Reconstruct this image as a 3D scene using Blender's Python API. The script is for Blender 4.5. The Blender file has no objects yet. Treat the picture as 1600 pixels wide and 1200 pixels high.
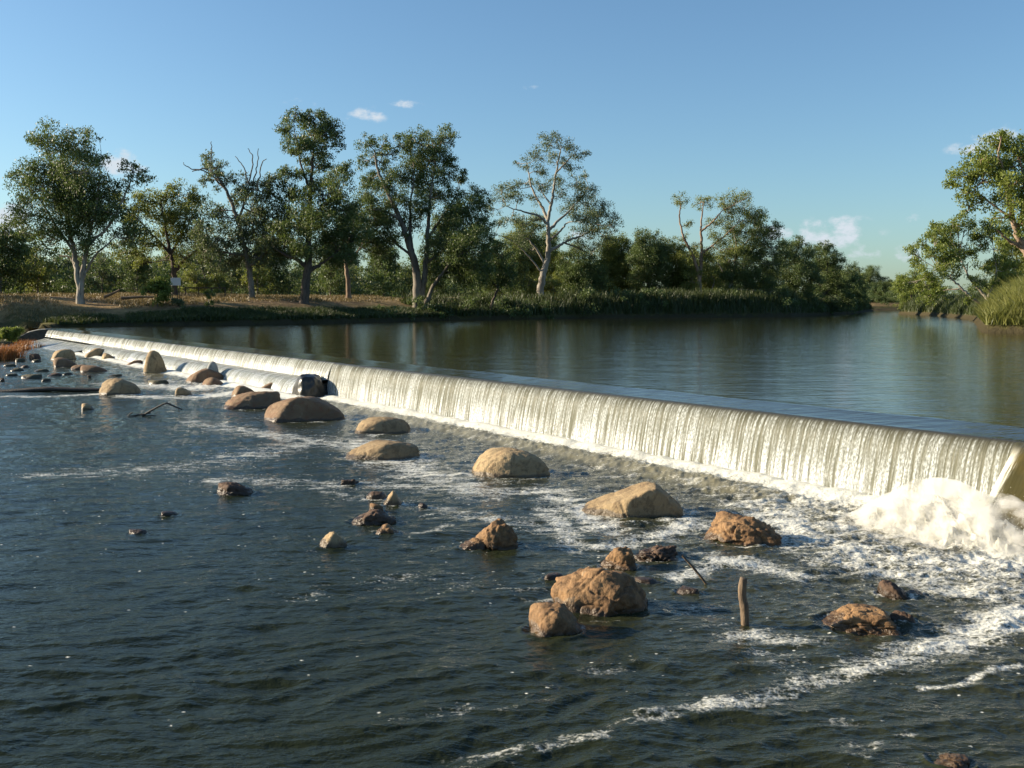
import bpy, bmesh, math, random
import numpy as np
from mathutils import Vector

R = math.radians
scene = bpy.context.scene
COL = scene.collection
rng = np.random.default_rng(7)
random.seed(7)

# ------------------------------------------------------------------ camera
F = 1570.0; CH = 3.6
PITCH = math.atan((600 - 478) / F)
cp, sp = math.cos(PITCH), math.sin(PITCH)
cam_d = bpy.data.cameras.new('camera'); cam = bpy.data.objects.new('camera', cam_d); COL.objects.link(cam)
cam.location = (0, 0, CH); cam.rotation_euler = (math.pi / 2 - PITCH, 0, 0)
cam_d.sensor_width = 36; cam_d.lens = 36 * F / 1600; cam_d.clip_start = .1; cam_d.clip_end = 20000
scene.camera = cam

def ray(px, py):
    u, v = (px - 800) / F, (600 - py) / F
    return np.array([u, cp + v * sp, -sp + v * cp])
def on(px, py, z=0.0):
    d = ray(px, py); t = (z - CH) / d[2]
    return np.array([d[0] * t, d[1] * t, z])
def at(px, py, Y):
    d = ray(px, py); t = Y / d[1]
    return np.array([d[0] * t, Y, CH + d[2] * t])

def px_of(P):
    d_ = P - np.array([0, 0, CH]); return 800 + F * d_[..., 0] / (d_[..., 1] * cp - d_[..., 2] * sp), 600 - F * (d_[..., 1] * sp + d_[..., 2] * cp) / (d_[..., 1] * cp - d_[..., 2] * sp)

# ------------------------------------------------------------------ noise
_p = np.random.default_rng(3).permutation(256); _p = np.concatenate([_p, _p, _p])
_g3 = np.random.default_rng(4).normal(size=(256, 3)); _g3 /= np.linalg.norm(_g3, axis=1)[:, None]
def perlin(x, y, z=0.0):
    x, y, z = np.broadcast_arrays(np.asarray(x, float), np.asarray(y, float), np.asarray(z, float))
    xi, yi, zi = np.floor(x).astype(int), np.floor(y).astype(int), np.floor(z).astype(int)
    xf, yf, zf = x - xi, y - yi, z - zi
    xi &= 255; yi &= 255; zi &= 255
    f = lambda t: t * t * t * (t * (t * 6 - 15) + 10)
    u, v, w = f(xf), f(yf), f(zf)
    def gr(a, b, c):
        g = _g3[_p[_p[_p[xi + a] + yi + b] + zi + c]]
        return g[..., 0] * (xf - a) + g[..., 1] * (yf - b) + g[..., 2] * (zf - c)
    l = lambda a, b, t: a + (b - a) * t
    return 1.5 * l(l(l(gr(0,0,0), gr(1,0,0), u), l(gr(0,1,0), gr(1,1,0), u), v),
                   l(l(gr(0,0,1), gr(1,0,1), u), l(gr(0,1,1), gr(1,1,1), u), v), w)
def fbm(x, y, z=0.0, o=4, bill=False):
    s = 0; a = 1; t = 0
    for k in range(o):
        n = perlin(np.asarray(x) * 2**k + 17.3 * k, np.asarray(y) * 2**k - 9.1 * k, np.asarray(z) * 2**k + 5.7 * k)
        if bill: n = 1 - 2 * np.abs(n)
        s = s + a * n; t += a; a *= .5
    return s / t
def sst(a, b, x):
    t = np.clip((x - a) / (b - a), 0, 1); return t * t * (3 - 2 * t)

# ------------------------------------------------------------------ object helpers
def mesh_np(name, V, Fq, mat=None, parent=None, smooth=True, attrs=None):
    V = np.asarray(V, np.float32); Fq = np.asarray(Fq, np.int32)
    k = Fq.shape[1]
    me = bpy.data.meshes.new(name)
    me.vertices.add(len(V)); me.vertices.foreach_set('co', V.ravel())
    me.loops.add(Fq.size); me.loops.foreach_set('vertex_index', Fq.ravel())
    me.polygons.add(len(Fq)); me.polygons.foreach_set('loop_start', np.arange(0, Fq.size, k, dtype=np.int32))
    me.update(calc_edges=True)
    if smooth: me.polygons.foreach_set('use_smooth', np.ones(len(Fq), bool))
    for an, av in (attrs or {}).items():
        a = me.attributes.new(an, 'FLOAT', 'POINT'); a.data.foreach_set('value', np.asarray(av, np.float32))
    o = bpy.data.objects.new(name, me); COL.objects.link(o)
    if mat: me.materials.append(mat)
    if parent: o.parent = parent
    return o
def grid_faces(nr, nc):
    i = np.arange(nr - 1)[:, None] * nc + np.arange(nc - 1)[None]
    return np.stack([i, i + 1, i + nc + 1, i + nc], -1).reshape(-1, 4)
def tag(o, label=None, cat=None, group=None, kind=None):
    if label: o['label'] = label
    if cat: o['category'] = cat
    if group: o['group'] = group
    if kind: o['kind'] = kind
    return o
def empty(name, loc, rz=0):
    o = bpy.data.objects.new(name, None); COL.objects.link(o)
    o.location = loc; o.rotation_euler[2] = rz; o.empty_display_size = .3
    return o
def bm_obj(name, bm, mat, parent=None, smooth=False):
    me = bpy.data.meshes.new(name); bm.to_mesh(me); bm.free()
    if smooth:
        for p in me.polygons: p.use_smooth = True
    o = bpy.data.objects.new(name, me); COL.objects.link(o); me.materials.append(mat)
    if parent: o.parent = parent
    return o
def copy_tree(o, parent=None):
    c = o.copy(); COL.objects.link(c); c.parent = parent
    for ch in list(o.children): copy_tree(ch, c)
    return c
class Tubes:
    """collects tapered tubes into one mesh"""
    def __init__(s): s.V = []; s.Q = []; s.n = 0
    def add(s, pts, rad, sides=6):
        pts = np.asarray(pts, float); rad = np.broadcast_to(np.asarray(rad, float), (len(pts),))
        n = len(pts)
        t = np.gradient(pts, axis=0); t /= np.linalg.norm(t, axis=1)[:, None] + 1e-9
        ref = np.array([0.31, .9, .2]) if abs(t[0][2]) > .8 else np.array([0.1, .05, 1.])
        a = np.cross(t, ref); a /= np.linalg.norm(a, axis=1)[:, None] + 1e-9
        b = np.cross(t, a)
        th = np.linspace(0, 2 * np.pi, sides, endpoint=False)
        ring = pts[:, None] + rad[:, None, None] * (np.cos(th)[None, :, None] * a[:, None] + np.sin(th)[None, :, None] * b[:, None])
        s.V.append(ring.reshape(-1, 3))
        i = np.arange(n - 1)[:, None] * sides; j = np.arange(sides)[None]; j2 = (j + 1) % sides
        s.Q.append((np.stack([i + j, i + j2, i + sides + j2, i + sides + j], -1) + s.n).reshape(-1, 4))
        s.n += n * sides
    def build(s, name, mat, parent=None):
        return mesh_np(name, np.concatenate(s.V), np.concatenate(s.Q), mat, parent)
def bez(pts, n):
    """smooth resample of a polyline (Catmull-Rom)"""
    P = np.asarray(pts, float)
    if len(P) == 2:
        return P[0] + (P[1] - P[0]) * np.linspace(0, 1, n)[:, None]
    P = np.vstack([2 * P[0] - P[1], P, 2 * P[-1] - P[-2]])
    out = []
    for t in np.linspace(0, len(P) - 3 - 1e-6, n):
        i = int(t); f = t - i
        p0, p1, p2, p3 = P[i:i + 4]
        out.append(.5 * (2 * p1 + (p2 - p0) * f + (2 * p0 - 5 * p1 + 4 * p2 - p3) * f**2 + (3 * p1 - p0 - 3 * p2 + p3) * f**3))
    return np.array(out)

# ------------------------------------------------------------------ material helpers
class NT:
    def __init__(s, name):
        s.m = bpy.data.materials.new(name); s.m.use_nodes = True
        s.t = s.m.node_tree; s.t.nodes.clear()
        s.out = s.t.nodes.new('ShaderNodeOutputMaterial')
    def n(s, typ, **kw):
        nd = s.t.nodes.new('ShaderNode' + typ)
        for k, v in kw.items():
            if hasattr(nd, k): setattr(nd, k, v)
        return nd
    def link(s, a, b): s.t.links.new(a, b)
    def set(s, sock, v):
        if hasattr(v, 'is_linked'): s.t.links.new(v, sock)
        else: sock.default_value = v
    def pos(s): return s.n('NewGeometry').outputs['Position']
    def obj(s): return s.n('TexCoord').outputs['Object']
    def map(s, v, scale=(1, 1, 1), rot=(0, 0, 0)):
        m = s.n('Mapping'); s.link(v, m.inputs['Vector']); m.inputs['Scale'].default_value = scale; m.inputs['Rotation'].default_value = rot
        return m.outputs[0]
    def noise(s, v, scale, detail=4, rough=.5, dist=0, out='Fac'):
        m = s.n('TexNoise'); s.link(v, m.inputs['Vector']); m.inputs['Scale'].default_value = scale
        m.inputs['Detail'].default_value = detail; m.inputs['Roughness'].default_value = rough; m.inputs['Distortion'].default_value = dist
        return m.outputs[out]
    def voro(s, v, scale, feature='F1', out='Distance', rnd=1):
        m = s.n('TexVoronoi', feature=feature); s.link(v, m.inputs['Vector']); m.inputs['Scale'].default_value = scale; m.inputs['Randomness'].default_value = rnd
        return m.outputs[out]
    def math(s, op, a, b=0.0, c=0.0, clamp=False):
        m = s.n('Math', operation=op, use_clamp=clamp)
        s.set(m.inputs[0], a); s.set(m.inputs[1], b)
        if op in ('MULTIPLY_ADD', 'SMOOTH_MIN'): s.set(m.inputs[2], c)
        return m.outputs[0]
    def ramp(s, f, stops):
        m = s.n('ValToRGB'); s.link(f, m.inputs[0]); e = m.color_ramp.elements
        while len(e) < len(stops): e.new(.5)
        for k, (p, c) in enumerate(stops):
            e[k].position = p; e[k].color = (*c, 1) if len(c) == 3 else c
        return m.outputs[0]
    def mr(s, f, a, b, c=0.0, d=1.0, smooth=True):
        m = s.n('MapRange', interpolation_type='SMOOTHSTEP' if smooth else 'LINEAR')
        s.set(m.inputs[0], f); s.set(m.inputs[1], a); s.set(m.inputs[2], b); s.set(m.inputs[3], c); s.set(m.inputs[4], d)
        return m.outputs[0]
    def mix(s, f, a, b, blend='MIX'):
        m = s.n('Mix', data_type='RGBA', blend_type=blend)
        s.set(m.inputs[0], f)
        for k, v in ((6, a), (7, b)):
            if hasattr(v, 'is_linked'): s.link(v, m.inputs[k])
            else: m.inputs[k].default_value = (*v, 1)
        return m.outputs[2]
    def attr(s, name): return s.n('Attribute', attribute_name=name).outputs['Fac']
    def bump(s, h, strength=.5, dist=.05, normal=None):
        m = s.n('Bump'); s.link(h, m.inputs['Height']); m.inputs['Strength'].default_value = strength; m.inputs['Distance'].default_value = dist
        if normal: s.link(normal, m.inputs['Normal'])
        return m.outputs[0]
    def bsdf(s, color, rough=.8, normal=None, **kw):
        b = s.n('BsdfPrincipled')
        if hasattr(color, 'is_linked'): s.link(color, b.inputs['Base Color'])
        else: b.inputs['Base Color'].default_value = (*color, 1)
        s.set(b.inputs['Roughness'], rough)
        if normal: s.link(normal, b.inputs['Normal'])
        for k, v in kw.items(): s.set(b.inputs[k.replace('_', ' ')], v)
        return b.outputs[0]
    def done(s, sh): s.link(sh, s.out.inputs['Surface']); return s.m
    def sep(s, v, ax):
        m = s.n('SeparateXYZ'); s.link(v, m.inputs[0]); return m.outputs[ax]

# ------------------------------------------------------------------ world, sun
SUN_EL, SUN_AZ = R(18), R(-82)          # azimuth measured from +Y towards +X
world = bpy.data.worlds.new('World'); scene.world = world; world.use_nodes = True
wt = world.node_tree; wt.nodes.clear()
def wn(t, **kw):
    n = wt.nodes.new('ShaderNode' + t)
    for k, v in kw.items(): setattr(n, k, v)
    return n
sky = wn('TexSky', sky_type='NISHITA', sun_disc=False)
sky.sun_elevation = SUN_EL; sky.sun_rotation = SUN_AZ
sky.air_density = 1.0; sky.dust_density = .86; sky.ozone_density = 1.9; sky.altitude = 0
bg = wn('Background'); bg.inputs['Strength'].default_value = .0676
wo = wn('OutputWorld')
# clouds: real directions in the sky, broken up by noise
tc = wn('TexCoord')
def wl(a, b): wt.links.new(a, b)
def wmath(op, a, b=0.0, clamp=False):
    n = wn('Math', operation=op, use_clamp=clamp)
    for k, v in ((0, a), (1, b)):
        if hasattr(v, 'is_linked'): wl(v, n.inputs[k])
        else: n.inputs[k].default_value = v
    return n.outputs[0]
nz = wn('TexNoise'); nz.inputs['Scale'].default_value = 42; nz.inputs['Detail'].default_value = 7; nz.inputs['Roughness'].default_value = .6
mp = wn('Mapping'); mp.inputs['Scale'].default_value = (1, 1, 1.7); wl(tc.outputs['Generated'], mp.inputs['Vector']); wl(mp.outputs[0], nz.inputs['Vector'])
sx = wn('SeparateXYZ'); wl(tc.outputs['Generated'], sx.inputs[0])
az = wmath('ARCTAN2', sx.outputs[0], sx.outputs[1]); el = wmath('ARCSINE', sx.outputs[2])
clouds = [(570, 180, 30, 11, .6), (635, 164, 22, 8, .62), (475, 160, 26, 7, .4), (1300, 365, 56, 24, .74), (1216, 366, 22, 12, .9),
          (1515, 232, 26, 9, .8), (1556, 212, 30, 12, .85), (195, 258, 26, 18, 1.1), (8, 345, 34, 22, 1.0), (825, 137, 24, 6, .35),
          (1430, 340, 14, 7, .6), (1345, 395, 60, 20, .45), (1412, 395, 26, 14, .7), (915, 365, 40, 9, .5), (1600, 200, 30, 12, .6)]
tot = None
for (px, py, rx, ry, a) in clouds:
    d = ray(px, py); d = d / np.linalg.norm(d)
    dx = wmath('DIVIDE', wmath('SUBTRACT', az, math.atan2(d[0], d[1])), rx / F * 1.5)
    dy = wmath('DIVIDE', wmath('SUBTRACT', el, math.asin(d[2])), ry / F * 1.5)
    r2 = wmath('ADD', wmath('MULTIPLY', dx, dx), wmath('MULTIPLY', dy, dy))
    g = wmath('MULTIPLY', wmath('SUBTRACT', 1.0, r2, clamp=True), a)
    tot = g if tot is None else wmath('MAXIMUM', tot, g)
cm = wn('MapRange', interpolation_type='SMOOTHSTEP')
wl(wmath('ADD', wmath('MULTIPLY', tot, .85), wmath('MULTIPLY', wmath('SUBTRACT', nz.outputs['Fac'], .52), 2.4)), cm.inputs[0])
cm.inputs[1].default_value = .22; cm.inputs[2].default_value = .85
cf = wmath('MULTIPLY', cm.outputs[0], wmath('MULTIPLY', tot, 2.0, clamp=True))
tint = wn('Mix', data_type='RGBA', blend_type='MULTIPLY'); tint.inputs[0].default_value = 1; wl(sky.outputs[0], tint.inputs[6]); tint.inputs[7].default_value = (.82, 1.03, 1.16, 1)
mx = wn('Mix', data_type='RGBA'); wl(cf, mx.inputs[0]); wl(tint.outputs[2], mx.inputs[6]); mx.inputs[7].default_value = (4.7, 5.2, 5.7, 1)
wl(mx.outputs[2], bg.inputs['Color']); wl(bg.outputs[0], wo.inputs['Surface'])

sd = bpy.data.lights.new('sun', 'SUN'); sun = bpy.data.objects.new('sun', sd); COL.objects.link(sun)
sd.energy = 5.0; sd.angle = R(.5); sd.color = (1, .85, .64)
sdir = Vector((math.sin(SUN_AZ) * math.cos(SUN_EL), math.cos(SUN_AZ) * math.cos(SUN_EL), math.sin(SUN_EL)))
sun.rotation_euler = sdir.to_track_quat('Z', 'Y').to_euler()
scene.view_settings.view_transform = 'Standard'; scene.view_settings.look = 'None'
scene.view_settings.exposure = 1.12; scene.view_settings.gamma = 1
scene.cycles.max_bounces = 8; scene.cycles.volume_bounces = 5; scene.cycles.diffuse_bounces = 3; scene.cycles.transparent_max_bounces = 4; scene.cycles.caustics_reflective = False; scene.cycles.caustics_refractive = False

# ------------------------------------------------------------------ materials
def leaf_mat(name, c1, c2, c3, tc=(.21, .29, .05), tw=.26):
    t = NT(name); a = t.attr('tint')
    col = t.ramp(a, [(0, c1), (.55, c2), (1, c3)])
    d = t.bsdf(col, .5, Specular_IOR_Level=.35)
    tr = t.n('BsdfTranslucent'); t.link(t.mix(.5, col, tc), tr.inputs[0])
    m = t.n('MixShader'); m.inputs[0].default_value = tw; t.link(d, m.inputs[1]); t.link(tr.outputs[0], m.inputs[2])
    return t.done(m.outputs[0])
M = {}
M['leaf_dark'] = leaf_mat('gum leaves deep green', (.045, .07, .022), (.085, .12, .038), (.145, .185, .06))
M['leaf_grey'] = leaf_mat('gum leaves grey green', (.065, .085, .04), (.115, .14, .068), (.18, .205, .10))
M['leaf_olive'] = leaf_mat('gum leaves olive', (.085, .105, .025), (.155, .18, .045), (.24, .26, .07), (.30, .34, .05), .36)
M['leaf_lime'] = leaf_mat('gum leaves bright', (.09, .13, .025), (.16, .20, .04), (.23, .27, .065), (.30, .36, .05), .38)
M['grass_green'] = leaf_mat('bank grass green', (.022, .036, .009), (.042, .06, .016), (.075, .088, .028), (.16, .2, .04), .2)
M['grass_gold'] = leaf_mat('dry grass gold', (.10, .075, .03), (.21, .155, .065), (.33, .26, .12), (.30, .22, .08), .2)
M['grass_orange'] = leaf_mat('dry grass orange', (.20, .075, .02), (.32, .13, .035), (.40, .20, .07), (.4, .16, .04), .25)
M['grass_straw'] = leaf_mat('straw grass', (.10, .115, .025), (.19, .195, .05), (.30, .28, .09), (.34, .36, .07), .3)
def bark(name, pale, mid, dark):
    t = NT(name); p = t.pos()
    n = t.noise(t.map(p, (1, 1, .35)), .9, 5, .65)
    n2 = t.noise(t.map(p, (4, 4, .6)), 1.6, 4, .6)
    c = t.mix(t.mr(n, .42, .6), pale, mid); c = t.mix(t.mr(n2, .5, .72), c, dark)
    return t.done(t.bsdf(c, .85, t.bump(n2, .6, .08), Specular_IOR_Level=.2))
M['bark_pale'] = bark('pale gum bark', (.33, .30, .25), (.22, .19, .15), (.10, .085, .07))
M['bark_grey'] = bark('grey gum bark', (.22, .195, .16), (.14, .12, .095), (.06, .05, .04))
M['bark_red'] = bark('reddish gum bark', (.29, .215, .155), (.19, .13, .09), (.085, .06, .045))
M['bark_dark'] = bark('dark rough bark', (.12, .095, .075), (.075, .06, .05), (.04, .032, .027))

def rock_mat(name, c1, c2, c3, rough_bump=.5, fine=30, pit=.0):
    t = NT(name); o = t.obj(); p = t.pos()
    n1 = t.noise(o, 1.6, 6, .6); n2 = t.noise(o, 7, 6, .65); n3 = t.noise(o, fine, 4, .6)
    c = t.mix(t.mr(n1, .35, .65), c1, c2); c = t.mix(t.mr(n2, .52, .72, 0, .8), c, c3)
    c = t.mix(t.mr(n3, .35, .65, 0, .35), c, (.02, .015, .01), 'MIX') if pit else c
    n4 = t.noise(t.map(o, (1.3, 1.3, .7)), 3.2, 7, .72, .8); c = t.mix(t.mr(n4, .53, .64, 0, .6), c, (c3[0] * .7, c3[1] * .72, c3[2] * .75)); c = t.mix(t.mr(n4, .40, .33, 0, .35), c, (.45, .40, .30))
    rnd = t.n('ObjectInfo').outputs['Random']
    c = t.mix(t.mr(rnd, 0, 1, 0, .3, False), c, (c3[0] * .8, c3[1] * .8, c3[2] * .8))
    # wet tide mark just above the water, ragged upper edge
    z = t.sep(p, 2); wet = t.mr(t.math('ADD', z, t.math('MULTIPLY', t.math('SUBTRACT', n1, .5), .30)), .07, .12, 1, 0)
    c = t.mix(t.math('MULTIPLY', wet, .75), c, (.035, .024, .014))
    h = t.math('ADD', t.math('MULTIPLY', n2, .7), t.math('MULTIPLY', n3, .35))
    return t.done(t.bsdf(c, t.mr(wet, 0, 1, .8, .28), t.bump(h, rough_bump, .06), Specular_IOR_Level=.35))
M['sandstone'] = rock_mat('pale sandstone', (.39, .285, .155), (.30, .21, .11), (.15, .095, .05), .8, 34)
M['sandstone_brown'] = rock_mat('brown sandstone', (.22, .15, .085), (.155, .105, .06), (.20, .085, .045), .6, 36)
M['ironstone'] = rock_mat('rusty ironstone', (.34, .20, .09), (.23, .125, .055), (.10, .055, .028), 1.0, 16, 1)
M['ironstone_dark'] = rock_mat('dark wet stone', (.13, .075, .045), (.09, .055, .035), (.05, .035, .026), .9, 22, 1)
M['mossy'] = rock_mat('mossy river stone', (.11, .10, .06), (.075, .075, .045), (.06, .045, .03), .6, 26)

# weir line ---------------------------------------------------------
ZU = 1.47; LIP = .08
Rw = on(1586, 688, ZU - LIP)[:2]; Lw = on(74, 514.5, ZU - LIP)[:2]
WL = np.linalg.norm(Lw - Rw); WD = (Lw - Rw) / WL; WN = np.array([-WD[1], WD[0]])   # WN: downstream normal
if WN[0] > 0: WN = -WN
def wp(s, t, z):                       # s along the weir from its right end, t downstream
    s, t, z = np.broadcast_arrays(np.asarray(s, float), np.asarray(t, float), np.asarray(z, float))
    return np.stack([Rw[0] + WD[0] * s + WN[0] * t, Rw[1] + WD[1] * s + WN[1] * t, z], -1)
def st(x, y):
    dx, dy = x - Rw[0], y - Rw[1]
    return dx * WD[0] + dy * WD[1], dx * WN[0] + dy * WN[1]
S_BLOCK = 27.0

# ------------------------------------------------------------------ terrain
pool = [on(90, 511, ZU), on(200, 509.5, ZU), on(330, 508.5, ZU), on(470, 506, ZU), on(590, 503.5, ZU), on(690, 500.5, ZU), on(790, 499, ZU),
        on(900, 497.5, ZU), on(1000, 496.8, ZU), on(1120, 496, ZU), on(1235, 495, ZU), on(1290, 492.5, ZU), on(1330, 490, ZU)]
pool = [p[:2] for p in pool]
far = [np.array([150., 420.]), np.array([175., 520.]), np.array([235., 520.]), np.array([170., 400.])]
right = [on(1405, 490.5, ZU)[:2], on(1470, 494, ZU)[:2], on(1525, 500, ZU)[:2], on(1540, 519, ZU)[:2], np.array([43., 78.]), np.array([43., 55.]), np.array([33., 32.]), np.array([19., 17.]), np.array([14., 8.]), np.array([11., 3.5])]
near = [np.array([0., 3.2]), np.array([-14., 4.]), np.array([-34., 8.]), np.array([-52., 30.]), np.array([-53., 62.]), np.array([-48., 78.]), on(12, 541)[:2], on(60, 529)[:2], Lw + WN * .6 + WD * .4]
POLY = np.array(pool + far + right + near)
def sdist(x, y):
    """signed distance to the river outline, negative in the water"""
    d = np.full(x.shape, 1e9); ins = np.zeros(x.shape, bool)
    n = len(POLY)
    for i in range(n):
        a, b = POLY[i], POLY[(i + 1) % n]; e = b - a
        wx, wy = x - a[0], y - a[1]
        tt = np.clip((wx * e[0] + wy * e[1]) / (e @ e), 0, 1)
        d = np.minimum(d, (wx - e[0] * tt)**2 + (wy - e[1] * tt)**2)
        c = ((a[1] > y) != (b[1] > y)) & (x < (b[0] - a[0]) * (y - a[1]) / (b[1] - a[1] + 1e-12) + a[0])
        ins ^= c
    d = np.sqrt(d); return np.where(ins, -d, d)
def terrain_z(x, y):
    d = sdist(x, y); s, t = st(x, y)
    lvl = ZU * sst(1.2, -.2, t)
    # the far left bank between the trees is a gentle slope, the reed bank to the right is steep
    w = sst(-6, 14, x - .05 * (y - 150)) * sst(60, 110, y)
    wide = 13 - 9 * w
    up = (2.9 + .3 * w) * sst(-.4, 1, d / wide) + .35 * np.maximum(d, 0) * .02
    up = up + .5 * sst(12, 35, d) + .45 * fbm(x * .045, y * .045, 3, 3) * sst(1, 14, d)
    up = up + .10 * fbm(x * .3, y * .3, 8, 2) * sst(0, 3, d)
    cut = ((x + 46)**2 / 9**2 + (y - 96)**2 / 26**2)       # ramp down to the weir on the left
    up = up * (1 - .55 * np.exp(-cut))
    z = lvl + np.where(d > 0, up + .02, -.25 - 1.4 * sst(0, 5, -d))
    z = np.where(d < 0, np.minimum(z, lvl - .2), z)
    wet_in = (d < 0) & (t > -1.0); z = np.where(wet_in, -1.4 * sst(0, 4, -d) - .15, z)
    return z
def tz(x, y): return float(terrain_z(np.array([float(x)]), np.array([float(y)]))[0])
def spaced(lo, hi, dense_lo, dense_hi, step, grow=1.12):
    a = list(np.arange(dense_lo, dense_hi, step)); d = step
    while a[-1] < hi: d *= grow; a.append(a[-1] + d)
    d = step
    while a[0] > lo: d *= grow; a.insert(0, a[0] - d)
    return np.array(a)
gx = spaced(-5000, 5000, -110, 130, .9); gy = spaced(-400, 7000, -2, 260, .9)
GX, GY = np.meshgrid(gx, gy)
GZ = terrain_z(GX, GY); GD = sdist(GX, GY)
t = NT('dry bank earth'); p = t.pos(); dd = t.attr('shore')
n1 = t.noise(p, .12, 5, .6); n2 = t.noise(p, 1.1, 6, .65); n3 = t.noise(p, 7, 4, .6)
c = t.mix(t.mr(n1, .4, .62), (.19, .125, .07), (.27, .19, .09)); c = t.mix(t.mr(n2, .5, .7), c, (.34, .25, .12)); c = t.mix(t.mr(n2, .32, .48, .6, 0), c, (.10, .08, .035))
g = t.mr(t.math('ADD', dd, t.math('MULTIPLY', t.math('SUBTRACT', n2, .5), 9)), 2, 9, 1, 0)
c = t.mix(t.math('MULTIPLY', g, .8), c, (.055, .065, .02)); c = t.mix(t.mr(dd, 0, .5, .8, 0), c, (.05, .04, .025))
M['earth'] = t.done(t.bsdf(c, .95, t.bump(t.math('ADD', n2, t.math('MULTIPLY', n3, .4)), .9, .35), Specular_IOR_Level=.1))
o = mesh_np('ground', np.stack([GX, GY, GZ], -1).reshape(-1, 3), grid_faces(len(gy), len(gx)), M['earth'], attrs={'shore': GD.ravel()})
tag(o, kind='structure')

# ------------------------------------------------------------------ rocks
def ico(sub):
    bm = bmesh.new(); bmesh.ops.create_icosphere(bm, subdivisions=sub, radius=1)
    bm.verts.ensure_lookup_table()
    V = np.array([v.co[:] for v in bm.verts]); Fc = np.array([[v.index for v in f.verts] for f in bm.faces]); bm.free()
    return V, Fc
ICO = {k: ico(k) for k in (1, 2, 3, 4, 5, 6)}
ROCKS = []                             # x, y, radius for the foam round them
def N(x, y, z, h): v = np.array([x, y, z], float); return (v / np.linalg.norm(v), h)
def rock(name, label, px, py, w, h, mat, seed, planes=None, p=9, rough=.05, dfac=.8, cat='boulder', z0=0.0, group='boulders and stones below the weir', sub=None, cell=0.0):
    r = np.random.default_rng(seed)
    fr = on(px, py, z0); D = fr[1]; W = w * D / F; dep = W * dfac; Dc = D + dep * .43; W = w * (D + dep * .46) / F
    H = max(CH - z0 - (py - h - 478) / F * Dc, .5 * h * D / F)
    dirh = fr[:2] / np.linalg.norm(fr[:2])
    c = fr[:2] + dirh * dep * .46
    sub = sub or (6 if w > 110 else 5 if w > 45 else 4 if w > 22 else 3)
    d, Fc = ICO[sub]
    P = list(planes or [])
    base = [N(1, 0, 0, 1), N(-1, 0, 0, 1), N(0, 1, 0, 1), N(0, -1, .15, 1), N(0, 0, 1, 1), N(0, 0, -1, .7)]
    nrand = 7 if planes is None else 4
    for k in range(nrand):
        v = r.normal(size=3); v[2] = abs(v[2]) * .8; base.append((v / np.linalg.norm(v), r.uniform(.80, 1.05) if planes is None else r.uniform(.98, 1.15)))
    acc = 0
    for n, hh in base + P: acc = acc + np.maximum(0, d @ n / hh)**p
    rad = acc**(-1 / p)
    q = d * rad[:, None]
    so = seed * 3.7
    sc = np.array([W / 2, dep / 2, H]); wsz = max(W, .3)
    disp = rough * fbm(q[:, 0] * 1.7 + so, q[:, 1] * 1.7, q[:, 2] * 1.7 + so, 3) - .035 * np.maximum(0, 1 - 9 * np.abs(perlin(q[:, 0] * 1.3, q[:, 1] * 1.3 - so, q[:, 2] * 1.3 + so))) + rough * .3 * fbm(q[:, 0] * 14, q[:, 1] * 14, q[:, 2] * 14 + so, 3) + rough * .6 * fbm(q[:, 0] * 6 + so, q[:, 1] * 6, q[:, 2] * 6, 3)
    if cell:
        wq = q + .25 * np.stack([fbm(q[:, 0] * 2 + so, q[:, 1] * 2, q[:, 2] * 2, 2), fbm(q[:, 0] * 2, q[:, 1] * 2 + so, q[:, 2] * 2, 2), fbm(q[:, 0] * 2, q[:, 1] * 2, q[:, 2] * 2 + so, 2)], 1)
        a1 = perlin(wq[:, 0] * 2.1 + so, wq[:, 1] * 2.1, wq[:, 2] * 2.1 - so); a1 = np.round(a1 * 4) / 4 * .6 + a1 * .4     # stepped ledges
        disp = disp + 1.1 * cell * a1 - 1.3 * cell * np.maximum(0, 1 - 5 * np.abs(perlin(wq[:, 0] * 1.6, wq[:, 1] * 1.6 + so, wq[:, 2] * 1.6)))**1.5 + .8 * cell * np.abs(fbm(q[:, 0] * 4.5 + so, q[:, 1] * 4.5, q[:, 2] * 4.5 - so, 4)) - cell * .2
    q = q * (1 + disp)[:, None]
    q = q * sc
    up = q[:, 2] > 0
    ex = (q[up, 0].max() - q[up, 0].min()); q[:, 0] -= (q[up, 0].max() + q[up, 0].min()) / 2
    q[:, 0] *= W / ex; q[:, 2] *= 1 / q[:, 2].max()
    ya = -math.atan2(dirh[0], dirh[1]); us = q[up]; top = us[us[:, 2] > .3]
    wx_ = c[0] + top[:, 0] * math.cos(ya) - top[:, 1] * math.sin(ya); wy_ = c[1] + top[:, 0] * math.sin(ya) + top[:, 1] * math.cos(ya)
    lo, hi = .25 * h * D / F, 1.4 * h * D / F
    for _ in range(14):
        H = (lo + hi) / 2
        if px_of(np.stack([wx_, wy_, z0 + top[:, 2] * H], 1))[1].min() > py - h: lo = H
        else: hi = H
    H = max(H + .02, .085)
    q[:, 2] *= H
    o = mesh_np(name, q, Fc, mat)
    o.location = (c[0], c[1], z0); o.rotation_euler[2] = -math.atan2(dirh[0], dirh[1])
    tag(o, label, cat, group)
    if z0 == 0: ROCKS.append((c[0], c[1], W / 2, dep / 2, dirh[0], dirh[1]))
    return o
S_, B_, I_, K_, G_ = M['sandstone'], M['sandstone_brown'], M['ironstone'], M['ironstone_dark'], M['mossy']
B = 'boulder'; T = 'stone'
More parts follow.
